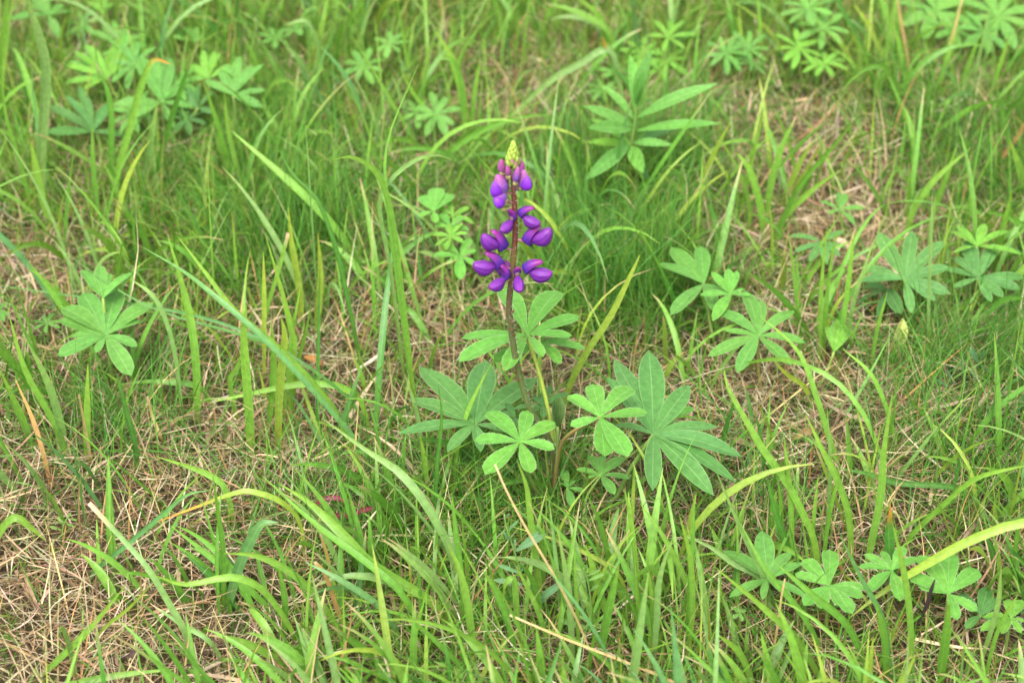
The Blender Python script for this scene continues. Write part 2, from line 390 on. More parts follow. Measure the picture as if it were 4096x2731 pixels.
def standard(L, wd=.40, n=12, k=14):
    secs = []
    for i in range(n):
        u = i/(n-1); w_ = wd*L*(.55+.75*u*(1-u)*1.8)*(1-.62*u**1.6); th = .26*L*(1-.62*u); curve = .10*L*math.sin(math.pi*u)
        if u == 1: w_ *= .8
        ring = []
        for j in range(k):
            a = 2*math.pi*j/k; y = math.sin(a); c_ = math.cos(a)
            fr = -.10*L*math.exp(-(y/.35)**2)*(1 if c_ > 0 else 0)*(.4+u)
            ring.append(np.array([u*L, w_*y, th*c_*(1.0 if c_ > 0 else 1.3)-abs(y)**2*.10*L + curve + fr]))
        secs.append(ring)
    return loft(secs)
def place(v, fr, org): return org + v[:, :1]*fr[0]+v[:, 1:2]*fr[1]+v[:, 2:]*fr[2]
def mixc(a, b, t): t = np.clip(np.asarray(t), 0, 1)[:, None]; return np.array(a)*(1-t)+np.array(b)*t
MM = 1.36/FPX*(520/1132.0)                        # metres per zoomed pixel on the spike
WING_B, WING_T, WING_M = (.120,.017,.230), (.195,.032,.300), (.225,.024,.240)
BAN_B, BAN_T = (.080,.022,.270), (.240,.022,.215)
def calyx_pedicel(fl, base, az, out_len=.006, ccol=(.16,.10,.09)):
    sp = stem_at_px(*[float(a) for a in project(base - np.array([0, 0, .002]))])
    line = spline([sp-b0, (sp+base)/2-b0+np.array([0, 0, -.0006]), base-b0], 7)
    v, f = tube(line, .00075, 6); mesh_obj('pedicel', v, f, M_STEM, fl, (.30,.10,.16))
    fr = frame(az, .15); secs = []
    for i in range(6):
        u = i/5; r = .0005+.0015*math.sin(min(u*1.7, 1.57)); secs.append([np.array([(u-.35)*out_len, r*math.cos(t), r*math.sin(t)*1.1]) for t in np.linspace(0, 6.283, 11)[:-1]])
    v, f, uv = loft(secs); mesh_obj('calyx', place(v, fr, base-b0-fr[0]*.0012), f, M_BUD, fl, ccol)
def open_flower(bz, az, wel, bel, L, Lb=None, roll=0):
    az, wel, bel = [math.radians(a) for a in (az, wel, bel)]
    px = z1(*bz); p0 = np.array(P(*px, Y0)); st = stem_at_z(p0[2])
    dx = p0[0]-st[0]; dy = dx*math.tan(az) if abs(math.cos(az)) > .35 else math.sin(az)*.007
    dy = max(-.014, min(.014, dy)); base = np.array(P(*px, Y0+dy)); Lw = L*MM*1.10; Lb = (Lb or L*.80)*MM*1.05
    fl = bpy.data.objects.new('flower', None); COL.objects.link(fl); fl.parent = LUP
    fr = frame(az, wel, roll); v, f, uv = pouch(Lw)
    t = np.array([q[1] for q in uv]); up = v[:, 2]/Lw
    c = mixc(mixc(WING_B, WING_T, (up+.1)*2.2), WING_M, (t-.72)*1.6+(up-.0)*.8)
    mesh_obj('wing_petals', place(v, fr, base-b0 + fr[0]*.0006 - fr[2]*.0006), f, M_PETAL, fl, c, uv)
    fr2 = frame(az, bel, roll); v, f, uv = standard(Lb)
    t = np.array([q[1] for q in uv]); c = mixc(BAN_B, BAN_T, (t-.25)*1.5)
    mesh_obj('banner_petal', place(v, fr2, base-b0 - fr2[0]*.0012 + fr2[2]*.0008), f, M_PETAL, fl, c, uv)
    calyx_pedicel(fl, base, az)
    return fl
for a in [((622,728),-22,-22,36,158,140), ((548,765),-128,-18,62,150,120), ((676,962),-14,34,58,215,190), ((462,1010),-168,36,62,195,190),
          ((428,1172),-164,10,52,205,185), ((490,1272),-142,-14,66,165,150), ((585,1248),-82,-22,58,165,110), ((664,1208),-18,-2,36,205,175), ((520,1255),128,5,65,150,130)]:
    open_flower(*a)
# closed flowers above them: petals still folded together
def closed_flower(base_z, tip_z, width, dy, wing=None, young=0.0):
    p = np.array(P(*z1(*base_z), Y0+dy)); q = np.array(P(*z1(*tip_z), Y0+dy*1.3)); ax = q-p; L = np.linalg.norm(ax); x = ax/L
    out_ = p - stem_at_z(p[2]); out_ = unit(out_*np.array([1, 1, .2])); y = unit(np.cross(x, out_)); zz = np.cross(y, x)
    fl = bpy.data.objects.new('flower', None); COL.objects.link(fl); fl.parent = LUP
    W = width*MM*1.3; n, k = 14, 16
    def shell(L_, W_, hi, lo, cfun, nm, shift):
        secs = []
        for i in range(n):
            u = i/(n-1); e = (max(u*(1-u), .002)*4)**.62*(1-.30*(u-.25)); bow = .16*L_*math.sin(math.pi*u)
            ring = []
            for j in range(k):
                a = 2*math.pi*j/k; c_ = math.cos(a)
                ring.append(np.array([u*L_, .36*W_*e*math.sin(a)*(1-.25*max(c_, 0)), (hi if c_ > 0 else lo)*W_*e*c_+bow*.3]))
            secs.append(ring)
        v_, f_, uv_ = loft(secs); t = np.array([g[1] for g in uv_])
        mesh_obj(nm, v_[:, :1]*x+v_[:, 1:2]*y+v_[:, 2:]*zz + p - b0 + shift, f_, M_PETAL, fl, cfun(t), uv_)
    pale, pink, vio = (.36,.26,.40), (.32,.085,.28), (.19,.07,.33)
    if young: pale, vio, pink = (.30,.31,.13), (.29,.08,.25), (.29,.06,.21)
    shell(L, W, .42, .42, lambda t: mixc(mixc(pale, vio, t*3.2), pink, (t-.45)*2.4), 'banner_petal', 0)
    if wing: shell(L*.80, W*.85, .55, .3, lambda t: mixc(vio, (.17,.02,.42), t*3), 'wing_petals', zz*W*.30 + x*L*.02)
    calyx_pedicel(fl, p, math.atan2(out_[1], out_[0]), .006, (.27,.23,.10))
for a in [((488,548),(408,386),125,-.004,1), ((492,612),(378,526),112,-.006,1), ((604,500),(648,346),112,-.004,1), ((494,492),(458,382),62,.003,0),
          ((566,458),(596,318),72,-.008,0), ((616,385),(616,264),60,.001,0,1), ((462,380),(447,254),66,-.002,0,1), ((516,405),(498,308),56,-.006,0,1),
          ((556,400),(604,300),50,.006,0,1), ((560,520),(630,470),60,.008,0)]:
    closed_flower(*a)
def bud(base, tip, w_, tipcol, body=(.235,.335,.045)):
    n, k = 9, 10; x = tip-base; L = np.linalg.norm(x); x /= L; y = unit(np.cross(x, np.array([.2, -.9, .3]))); zz = np.cross(x, y); secs = []
    for i in range(n):
        u = i/(n-1); e = (max(u**.8*(1-u), .004)*3.2)**.75
        secs.append([base-b0 + x*u*L + (y*math.cos(t)+zz*math.sin(t))*w_*.5*e for t in np.linspace(0, 6.283, k+1)[:-1]])
    v_, f_, uv_ = loft(secs); t = np.array([g[1] for g in uv_])
    mesh_obj('bud', v_, f_, M_BUD, LUP, mixc(jit(body, .08), tipcol, (t-.60)*3.2), uv_)
NB = 36
for i in range(NB):
    u = i/(NB-1); yz = 345-205*u; rr = (60*(1-u**2.2)+8)*MM; a = i*2.39996+.4
    c = np.array(P(*z1(548+ (2 if u > .5 else 0), yz), Y0)); d = np.array([math.cos(a), math.sin(a), 0])
    ln = (92-40*u)*MM; base = c + d*rr*.40; tip = base + unit(d*(.30*(1-u)) + np.array([0, 0, 1.0]))*ln
    bud(base, tip + d*rr*.12, (52-14*u)*MM, (.30,.08,.18) if u < .22 and random.random() < .8 else (.30,.40,.07))

# leaves of the flowering plant
def T2(l): return [z2(*q) for q in l]
up = lambda fy: stem_at_px(*z2(*fy))
palm_leaf(LUP, BASE, z2(875,375), T2([(725,85),(1078,100),(1203,255),(1158,375),(985,512),(735,600),(447,545),(462,398)]), Y0+.035, .30, .15, 'light', .0016, (.26,.33,.05), petpx=[z2(1040,1100)+(Y0+.01,), z2(1005,830)+(Y0+.02,), z2(945,590)+(Y0+.03,)])
palm_leaf(LUP, BASE, z2(965,425), T2([(1240,460),(1095,552),(1150,398),(662,548),(800,470),(1010,330)]), Y0+.055, .28, .2, 'light', .0013, (.2,.3,.06), petpx=[z2(1048,1000)+(Y0+.03,), z2(960,700)+(Y0+.05,)])
palm_leaf(LUP, BASE, z2(550,935), T2([(200,572),(625,535),(942,645),(122,785),(60,985),(373,1112),(590,1110),(790,990)]), Y0+.015, .30, .75, 'blue', .0015, (.14,.2,.05))
palm_leaf(LUP, BASE, z2(832,1045), T2([(640,852),(885,850),(1050,922),(546,1037),(1046,1098),(622,1255),(905,1242)]), Y0-.045, .36, .1, 'light', .0014, (.16,.24,.05))
palm_leaf(LUP, BASE, z2(1335,893), T2([(1130,757),(1288,683),(1536,706),(1632,868),(1150,950),(1355,1135),(1500,1140)]), Y0-.03, .36, .05, 'light', .0015, (.2,.16,.05), petpx=[z2(1080,1090)+(Y0-.01,), z2(1180,970)+(Y0-.025,)])
palm_leaf(LUP, BASE, z2(1668,1000), T2([(1415,525),(1632,470),(1893,690),(2072,950),(2225,1130),(2190,1298),(2062,1370),(1655,1352),(1425,935),(1380,638)]), Y0-.012, .27, .75, 'blue', .0018, (.13,.21,.045), petpx=[z2(1380,1440)+(Y0-.015,), z2(1520,1220)+(Y0-.015,)])
palm_leaf(LUP, BASE, z2(1338,1255), T2([(1272,1130),(1348,1128),(1477,1140),(1183,1215),(1258,1272),(1525,1272),(1425,1376)]), Y0-.035, .36, .35, 'mid', .0011, (.12,.2,.04), petpx=[z2(1200,1480)+(Y0-.03,), z2(1260,1370)+(Y0-.035,)])
palm_leaf(LUP, BASE, z2(975,825), T2([(1020,697),(912,760),(1133,738),(785,842),(830,892),(985,895)]), Y0+.02, .36, .3, 'dark', .0012)  # leaf in shade: the shade is put into its darker green
palm_leaf(LUP, BASE, z2(1130,1335), T2([(1105,1218),(1180,1285),(1242,1358),(1165,1452),(1085,1300)]), Y0-.02, .40, .3, 'mid', .001)
palm_leaf(LUP, BASE, z2(800,900), T2([(720,850),(760,970),(850,985),(900,960),(745,800)]), Y0+.01, .4, .3, 'dark', .0011)
palm_leaf(LUP, BASE, z2(1790,905), T2([(1925,835),(1700,800),(1860,960),(1760,985),(1850,800)]), Y0+.05, .34, .4, 'light', .0012)
# the furled young leaf beside the stem
c = np.array(P(*z2(1068,950), Y0-.012)); line = spline([b0, np.array(P(*z2(1062,1150), Y0-.008)), c], 8)
v, f = tube(line-b0, .0012, 6); fl = mesh_obj('leaf', v, f, M_STEM, LUP, (.14,.22,.05)); fl['label'] = 'young leaf still furled'
for k, q in enumerate([(1040,790),(1060,765),(1080,752),(1100,760),(1118,780),(1070,800),(1095,800),(1050,770)]):
    t = np.array(P(*z2(*q), Y0-.014+.004*math.sin(k*2.3))); v, f, uv = leaflet_mesh(c, t, np.array([math.sin(k*1.3)*.8, -1, .1]), .20, .6, -.03 if k % 2 else .04, .8)
    mesh_obj('leaflet', v-b0, f, M_LEAF, fl, jit((.085,.17,.04)), uv)

# ---------------------------------------------------------------- lupines without flowers
z3 = Z(0, 0, 1400/2352.); z4 = Z(0, 930, 1400/2352.); z5 = Z(0, 1800, 1400/2352.); z6 = Z(2696, 0, 1400/2352.); z7 = Z(2596, 800, 1500/2352.)
z8 = Z(2696, 1800, 1400/2352.); z9 = Z(1400, 0, 1400/2352.); z10 = Z(1300, 1800, 1400/2352.); z11 = Z(1000, 700, 900/2352.)
def lupine(label, basepx, leaves, group='lupines without flowers'):
    b = G(*basepx); b.z = hz(b)-.002; t = thing('lupine_plant', label, 'lupine', b, group)
    for lf in leaves:
        zf, c, tips, kw = lf; cp = zf(*c); kw = dict(kw); Y = b.y + kw.pop('dy', 0.0)
        if isinstance(tips, tuple): tp = auto_tips(cp, tips[0], tips[1], tips[2] if len(tips) > 2 else (random.uniform(-.35, .35), random.uniform(-.55, .05)), seed=int(cp[0]*7+cp[1]), Y=Y)
        else: tp = [zf(*q) for q in tips]
        # keep the leaf above the ground
        c3 = P(*cp, Y)
        if c3.z < .018: Y = G(*cp, .02).y
        palm_leaf(t, b, cp, tp, Y, **kw)
    return t
D = dict
lupine('pale green lupine with an open nine-fingered leaf above a straw-littered gap', z7(715,1210), [
    (z7, (685,850), [(610,565),(428,685),(470,820),(905,690),(365,975),(555,1085),(985,890),(890,1040),(700,625)], D(ratio=.30, pointed=.5, col='mid', pet_col=(.2,.2,.05)))])
lupine('light green lupine with a young half-open leaf rising behind a drooping one', z7(440,980), [
    (z7, (345,525), [(125,300),(320,290),(45,400),(130,720),(420,705),(500,610)], D(ratio=.28, pointed=.45, col='mid', dy=.03)),
    (z7, (510,590), [(388,450),(490,428),(560,445),(600,555),(640,600),(400,760),(320,600),(470,680)], D(ratio=.30, pointed=.6, col='light', dy=-.01))])
lupine('wide blue green lupine with layered dark leaves next to a tall thin grass stalk', z7(1690,830), [
    (z7, (1605,500), [(1440,200),(1650,192),(1862,265),(1330,425),(1318,512),(1655,712),(1800,632),(1892,580),(1885,425)], D(ratio=.30, pointed=.5, col='blue')),
    (z7, (1495,560), [(1305,650),(1440,742),(1338,545),(1590,712),(1560,600),(1400,520)], D(ratio=.3, pointed=.5, col='dark', dy=.02))])
lupine('blue green lupine with broad fingers just beside the wide layered one', z7(2010,760), [
    (z7, (2065,490), [(1985,250),(2165,270),(2352,480),(1908,548),(1908,360),(2140,642),(1838,430),(2225,610),(2330,560)], D(ratio=.32, pointed=.35, col='blue'))])
lupine('bright yellow green young lupine with narrow upright fingers behind broad blue ones', z7(2110,640), [
    (z7, (2055,290), [(2110,148),(2262,195),(2335,345),(1890,195),(1905,335),(1920,160),(2200,330)], D(ratio=.26, pointed=.7, col='bright', dy=.0))])
lupine('small blue green lupine with thin drooping fingers near bare straw', z7(1105,520), [
    (z7, (1085,265), [(878,220),(1222,190),(1245,300),(915,330),(1005,385),(1115,405),(1200,350)], D(ratio=.26, pointed=.5, col='blue'))])
lupine('small pale lupine alone in the dry straw patch', z7(1250,250), [
    (z7, (1195,60), [(1065,5),(1190,-50),(1240,-40),(1355,45),(1285,155),(1120,90)], D(ratio=.3, pointed=.4, col='mid'))])
lupine('tiny furled bright lupine shoot between upright grass blades', z7(1020,1180), [
    (z7, (1160,955), [(1120,790),(1150,770),(1180,745),(1215,750),(1265,810),(1240,780),(1195,770)], D(ratio=.22, pointed=.7, col='bright', cup=.1))])
lupine('low lupine with pointed pale fingers behind crossing grass blades', z8(640,1130), [
    (z8, (625,865), [(338,668),(605,542),(782,682),(862,755),(378,992),(590,1005),(892,995),(800,1010)], D(ratio=.30, pointed=.65, col='mid'))])
lupine('low hairy lupine with rounded spoon-shaped bright fingers', z8(1050,1190), [
    (z8, (1040,910), [(1038,668),(865,735),(812,830),(870,1042),(980,1065),(1120,1045),(1202,1097),(1268,990),(1282,928)], D(ratio=.36, pointed=.0, col='light'))])
lupine('low lupine with slim fingers under the arching yellow blade', z8(1450,1080), [
    (z8, (1465,805), [(1278,698),(1395,678),(1545,648),(1238,785),(1305,955),(1655,728),(1515,1015)], D(ratio=.30, pointed=.25, col='light'))])
lupine('low lupine with broad rounded fingers beside the black dead stalk', z8(1830,1230), [
    (z8, (1845,965), [(1660,703),(1838,690),(2052,805),(1588,842),(1905,1142),(2035,1080),(1640,905)], D(ratio=.36, pointed=.05, col='light')),
    (z8, (2060,1110), [(1920,960),(2110,920),(2180,1000),(2200,1180),(1960,1200)], D(ratio=.4, pointed=.3, col='blue', dy=.02))])
lupine('young lupine with folded bright leaves in coarse grass', z8(2240,1330), [
    (z8, (2265,1130), [(2058,1212),(2080,1122),(2240,1000),(2345,1005),(2360,1150),(2200,1232),(2330,1230)], D(ratio=.42, pointed=.4, col='bright'))])
lupine('tiny bright lupine shoot low among dead stems', z8(455,1200), [
    (z8, (440,1095), [(385,1050),(430,1045),(480,1070),(400,1130),(455,1150)], D(ratio=.34, pointed=.4, col='bright'))])
lupine('green lupine with a full rosette leaf and a young tuft above it', z4(770,1120), [
    (z4, (710,690), [(413,508),(400,590),(480,695),(388,832),(640,808),(560,405),(800,385),(1022,470),(940,588),(927,762),(882,962)], D(ratio=.33, pointed=.25, col='mid', dy=-.005)),
    (z4, (692,440), [(550,250),(665,218),(745,272),(888,270),(800,360),(600,330)], D(ratio=.24, pointed=.5, col='light', dy=.02))])
lupine('faint small lupine beside the full rosette', z4(320,700), [(z4, (315,610), (52, 7), D(ratio=.32, col='mid'))])
lupine('small lupine leaf half hidden in dead grass by rushes', z4(10,640), [(z4, (-10,520), [(50,470),(60,560),(-60,470),(20,600)], D(ratio=.4, col='mid'))])
lupine('bright lupine in tall grass with long drooping fingers', z3(880,800), [
    (z3, (720,525), [(490,345),(575,300),(447,440),(440,560),(560,602),(815,248),(905,340),(720,350)], D(ratio=.24, pointed=.5, col='bright', dy=.01)),
    (z3, (905,430), (95, 8), D(ratio=.28, pointed=.4, col='mid', dy=.03)), (z3, (640,440), (90, 8), D(ratio=.26, pointed=.5, col='light', dy=.04)), (z3, (830,360), (80, 7), D(ratio=.26, pointed=.5, col='light', dy=.05))])
lupine('broad dark green lupine with fingers spread flat in tall grass', z3(1110,960), [
    (z3, (1085,690), [(935,380),(1152,392),(768,712),(888,792),(1162,862),(1335,720),(1285,540),(1050,430)], D(ratio=.28, pointed=.5, col='mid')),
    (z3, (1330,725), [(1248,580),(1340,560),(1432,622),(1230,690),(1440,760)], D(ratio=.36, pointed=.4, col='dark', dy=.0)),
    (z3, (1190,560), (95, 8), D(ratio=.27, pointed=.5, col='light', dy=.03)), (z3, (900,760), (90, 8), D(ratio=.27, pointed=.5, col='mid', dy=.0)), (z3, (1250,800), (80, 7), D(ratio=.3, pointed=.5, col='dark', dy=-.01))])
lupine('bright lupine with an upright fan of fingers', z3(1420,900), [
    (z3, (1400,530), [(1288,430),(1372,338),(1482,350),(1562,440),(1300,470),(1440,345)], D(ratio=.28, pointed=.5, col='bright', dy=.02))])
lupine('lupine with a wide open fan of fingers on a brown stalk', z3(1590,980), [
    (z3, (1570,640), [(1610,375),(1772,435),(1480,470),(1785,610),(1378,540),(1762,722),(1692,440),(1520,430)], D(ratio=.26, pointed=.5, col='mid'))])
lupine('blue green lupine low behind a tall broad grass blade', z3(640,1020), [
    (z3, (620,885), [(318,718),(540,580),(722,690),(308,880),(862,912),(430,640)], D(ratio=.25, pointed=.5, col='blue'))])
lupine('large lupine with spread fingers far back in the turf', z3(350,330), [
    (z3, (330,105), [(280,-40),(422,28),(512,72),(55,130),(392,262),(160,30),(200,-10)], D(ratio=.3, pointed=.5, col='mid')),
    (z3, (560,160), (70, 7), D(ratio=.3, col='mid', dy=.02))])
lupine('bright yellow green young lupine far back in the turf', z3(700,290), [
    (z3, (690,95), [(578,8),(640,-25),(700,-15),(752,20),(620,20),(720,30)], D(ratio=.26, pointed=.5, col='bright'))])
lupine('pale lupine with upright fingers far back behind a drooping one', z3(810,450), [
    (z3, (790,300), [(610,210),(760,138),(852,168),(972,240),(960,292),(690,170)], D(ratio=.26, pointed=.4, col='far'))])
lupine('little pale lupine standing on a thin stalk far back', z3(1350,420), [
    (z3, (1310,285), [(1218,178),(1322,178),(1384,240),(1155,250),(1270,180)], D(ratio=.3, pointed=.4, col='far'))])
lupine('pale leafy lupine far back beside a curling grass blade', z3(1990,400), [
    (z3, (1990,190), (62, 7), D(ratio=.4, col='far')), (z3, (1850,260), (60, 7), D(ratio=.34, col='far'))])
lupine('lupine with three small bright leaves stacked beside the violet spike', z11(2150,1330), [
    (z11, (1920,380), [(1778,220),(1955,133),(2097,198),(1945,502),(1768,442)], D(ratio=.44, pointed=.05, col='light', dy=.05)),
    (z11, (2090,540), [(2000,398),(2232,440),(1928,530),(2292,582),(2150,640)], D(ratio=.38, pointed=.2, col='light', dy=.035)),
    (z11, (2120,420), (70, 6, (.3,-.3)), D(ratio=.3, pointed=.4, col='bright', dy=.06)),
    (z11, (2100,640), (65, 7, (-.2,-.2)), D(ratio=.3, pointed=.4, col='bright', dy=.02)),
    (z11, (2200,850), [(1918,832),(1985,700),(2295,660),(2360,780),(2365,942),(2180,1092),(2055,925)], D(ratio=.34, pointed=.25, col='light', dy=0.0))])
lupine('bright lupine with finely divided leaves behind the upright long-leaved herb', z9(2060,560), [
    (z9, (2140,255), [(2050,140),(2255,138),(2335,235),(2100,352),(1990,240),(2160,130),(2250,330)], D(ratio=.24, pointed=.5, col='bright', dy=.03)),
    (z9, (2130,410), (85, 8), D(ratio=.26, pointed=.5, col='bright', dy=.02)),
    (z9, (1960,360), (75, 8), D(ratio=.26, pointed=.5, col='bright', dy=.02)),
    (z9, (1800,490), (80, 8), D(ratio=.26, pointed=.5, col='far', dy=.0)),
    (z9, (1700,610), (70, 8), D(ratio=.26, pointed=.5, col='far', dy=-.01))])
lupine('hazy small lupine in short turf left of the spike', z9(100,620), [(z9, (90,450), (75, 8), D(ratio=.34, col='far')), (z9, (270,300), (60, 7), D(ratio=.34, col='far', dy=.02))])
lupine('dull green lupine with cupped leaves among thin grass stalks', z9(560,1000), [(z9, (580,770), (85, 8, (0,-.6)), D(ratio=.34, col='far')), (z9, (450,760), (70, 7), D(ratio=.34, col='far', dy=.01))])
lupine('large far lupine with many overlapping bright leaves', z6(900,640), [
    (z6, (840,325), (88, 9, (0,-.5)), D(ratio=.26, pointed=.5, col='bright', dy=.0)),
    (z6, (1010,430), (80, 9), D(ratio=.26, pointed=.5, col='bright', dy=-.02)),
    (z6, (1000,190), (100, 8), D(ratio=.28, pointed=.4, col='far', dy=.03)),
    (z6, (900,60), (105, 8), D(ratio=.32, pointed=.3, col='far', dy=.05))])
lupine('darker far lupine with thin fingers beside the large bright one', z6(450,620), [
    (z6, (350,360), (85, 9, (0,-.5)), D(ratio=.24, pointed=.5, col='mid', dy=.0)), (z6, (500,330), (80, 9, (0,-.5)), D(ratio=.24, pointed=.5, col='mid', dy=.02)),
    (z6, (520,430), (70, 8), D(ratio=.24, pointed=.5, col='mid', dy=-.01))])
lupine('broad far lupine behind the tan dead stalks', z6(1780,400), [
    (z6, (1760,80), (130, 8, (0,-.5)), D(ratio=.34, pointed=.3, col='far', dy=.03)), (z6, (1880,200), (90, 7), D(ratio=.34, pointed=.3, col='far', dy=.0))])
lupine('broad far lupine next to the thinner tan stalk', z6(2150,480), [
    (z6, (2170,110), (135, 8, (0,-.5)), D(ratio=.3, pointed=.4, col='far', dy=.03)), (z6, (2080,220), (90, 7), D(ratio=.3, pointed=.3, col='mid', dy=.0))])

# ---------------------------------------------------------------- tall herb with long narrow leaves
def herb():
    b = G(*z9(1885,1380)); b.z = hz(b)-.002; t = thing('willowherb_plant', 'upright herb with long narrow pointed leaves on a reddish stem', 'herb', b)
    Y = b.y; o0 = np.array(b)
    line = spline([o0, np.array(P(*z9(1890,1180), Y)), np.array(P(*z9(1888,1000), Y)), np.array(P(*z9(1915,820), Y)), np.array(P(*z9(1925,650), Y))], 16)
    v, f = tube(line-o0, np.linspace(.0022, .0012, 16), 7)
    c = mixc((.22,.09,.04), (.12,.22,.04), np.repeat(np.linspace(-.3, 1.6, 16), 7)); mesh_obj('stem', v, f, M_STEM, t, c)
    for (a, q, dy, w_, k) in [((1905,800),(1688,570),.02,.20,'mid'),((1915,760),(1880,365),.05,.20,'light'),((1925,740),(2028,330),.0,.22,'mid'),((1930,790),(2478,560),-.01,.15,'mid'),
                        ((1925,880),(2497,828),-.03,.11,'light'),((1905,850),(1568,712),-.01,.2,'mid'),((1895,870),(1600,860),-.05,.2,'mid'),((1885,960),(1578,1210),-.06,.19,'mid'),
                        ((1880,980),(1590,955),-.02,.17,'bright'),((1880,970),(1620,800),.03,.2,'bright'),((1890,980),(1972,1165),-.05,.30,'light'),((1900,960),(2170,975),-.03,.18,'mid'),
                        ((1910,970),(2180,860),.04,.2,'dark'),((1900,1000),(2015,1220),-.02,.2,'dark'),((1920,700),(1975,480),-.03,.16,'light'),((1925,720),(1950,560),.02,.2,'light')]:
        c0 = np.array(P(*z9(*a), Y)); tp = np.array(P(*z9(*q), Y+dy)); ax = tp-c0
        nn = unit(np.array([-.35*np.sign(ax[0]), -.55, .75])); nn = nn - ax*np.dot(nn, ax)/np.dot(ax, ax)
        v, f, uv = leaflet_mesh(c0, tp, nn, w_, 1.0, random.uniform(.03, .09), .25, 10)
        mesh_obj('leaf', v-o0, f, M_LEAF, t, jit(LEAF_COLS[k]), uv)
        vv = v.reshape(-1, 5, 3); mark(vv[:, 2], np.linalg.norm(vv[:, 0]-vv[:, 4], axis=1)*.5, .10)
herb()

# ---------------------------------------------------------------- vetch with paired leaflets
def vetch(label, basepx, stem, leaflets, zf, col=(.085,.21,.07), w_=.17):
    b = G(*basepx); b.z = hz(b)-.002; o0 = np.array(b); t = thing('vetch_plant', label, 'vetch', b, 'vetches')
    line = spline([o0]+[np.array(P(*zf(*q), b.y)) for q in stem], 12); v, f = tube(line-o0, .0007, 5); mesh_obj('stem', v, f, M_STEM, t, (.13,.24,.05)); mark(line[3:], .004, .3)
    pr = np.stack(project(line), -1)
    for q in leaflets:
        tp = np.array(zf(*q)); i = int(np.argmin(((pr-tp)**2).sum(1)*np.linspace(1.3, 1, 12))); c0 = line[max(i-1, 0)]; tq = np.array(P(*tp, b.y+random.uniform(-.008, .008)))
        if np.linalg.norm(tq-c0) < .004: continue
        v, f, uv = leaflet_mesh(c0, tq, np.array([random.uniform(-.3, .3), -.6, .7]), w_, .35, .04, .2, 6); mesh_obj('leaflet', v-o0, f, M_LEAF, t, jit(col), uv); mark(v, .001, .2)
vetch('fine vetch with slender paired leaflets climbing through the coarse grass', z10(1390,1130), [(1360,960),(1310,800),(1260,640),(1215,500),(1205,430)],
      [(1440,545),(1490,560),(1330,755),(1160,770),(1600,885),(1130,870),(1500,990),(1200,560),(1300,470),(1280,590),(1190,540),(1240,420),(1410,900),(1310,820)], z10)
vetch('young vetch with a pale feathery tip in coarse grass', z10(1800,1250), [(1790,1050),(1770,900),(1740,790)], [(1715,810),(1850,800),(1880,830),(1700,880),(1720,1000),(1840,900),(1570,1140),(1690,1110),(1950,1130),(1760,760)], z10, (.12,.26,.05))
vetch('blue green vetch with narrow leaflets in fine turf by a tall stalk', z7(1880,1270), [(1890,1150),(1950,1090),(2050,1040),(2110,1000)], [(1960,1000),(2005,920),(2095,935),(2060,1120),(1900,1130),(1840,1150),(2120,1080),(1870,1060),(1780,1120)], z7, (.08,.2,.07))
vetch('small pale vetch lying in dead straw', z5(430,620), [(420,560),(430,500),(460,440)], [(330,510),(480,420),(500,510),(380,450),(520,470),(410,480)], z5, (.14,.26,.05), .24)

# ---------------------------------------------------------------- coarse grass traced blade by blade
GC = {'g': (.088,.252,.024), 'l': (.124,.298,.030), 'y': (.190,.325,.034), 'd': (.050,.175,.020), 'b': (.078,.225,.052), 'p': (.140,.290,.060), 's': (.42,.30,.13), 'r': (.20,.03,.055), 'o': (.34,.205,.07)}
def blade(parent, o0, pts, wpx, kind='g', dy=0.0, tip=None, name='grass_blade'):
    """pts run from the tip to the foot in full-view units; the foot stands on the ground"""
    foot = G(*F(*pts[-1])); foot.z = hz(foot)-.003; n = len(pts); L3 = []
    for i, q in enumerate(pts[:-1]):
        s = 1-i/(n-1); p = P(*F(*q), foot.y+dy*s*s)
        if p.z < .014: p = G(*F(*q), .014+.002*i)
        L3.append(np.array(p))
    L3.append(np.array(foot)); line = spline(L3[::-1], 16); line[:, 2] = np.maximum(line[:, 2], hgt(line[:, 0], line[:, 1])-.003)
    s = np.linspace(0, 1, 16); dist = np.linalg.norm(line-np.array([0, 0, CAM_H]), axis=1)
    prof = np.minimum(.72+.9*s, 1)*np.clip((1-s)*2.6, 0, 1)**.75
    if tip == 'cut': prof = np.minimum(.72+.9*s, 1)*(1-.35*s)
    width = np.maximum(wpx*K*dist/FPX*prof*1.22, .0004)
    nr = unit(np.array([random.uniform(-.5, .5), -.75, .55])); mark(line[3:], width[3:]*.6, .30)
    v, f, uv = ribbon(line, width, nr, random.uniform(.15, .45), random.uniform(-.6, .6))
    base = np.array(jit(GC[kind], .10)); tv = np.array([q[1] for q in uv]); col = np.tile(base, (len(v), 1))
    if tip in ('cut', 'tan'): col = mixc(base, (.48,.36,.20), (tv-.90)*14)
    elif tip == 'orange': col = mixc(base, (.50,.20,.03), (tv-.72)*4)
    else: col = mixc(base, np.array(base)*np.array([1.5, 1.15, .9]), (tv-.5)*1.0)
    col = mixc(np.array(base)*np.array([1.5, 1.1, .9]), np.zeros(3), np.zeros(len(v)))*np.clip(.25-tv, 0, 1)[:, None]*2 + col*(1-np.clip(.25-tv, 0, 1)[:, None]*2)
    return mesh_obj(name, v-o0, f, M_BROAD if kind not in 'so' else M_STRAW, parent, col, uv)
def tuft(label, blades, group='coarse grass tufts'):
    feet = [G(*F(*b[0][-1])) for b in blades]; c = sum(feet, V((0, 0, 0)))/len(feet); c.z = hz(c)
    t = thing('grass_tuft', label, 'grass', c, group); o0 = np.array(c)
    for b in blades: blade(t, o0, *b, name='blade')
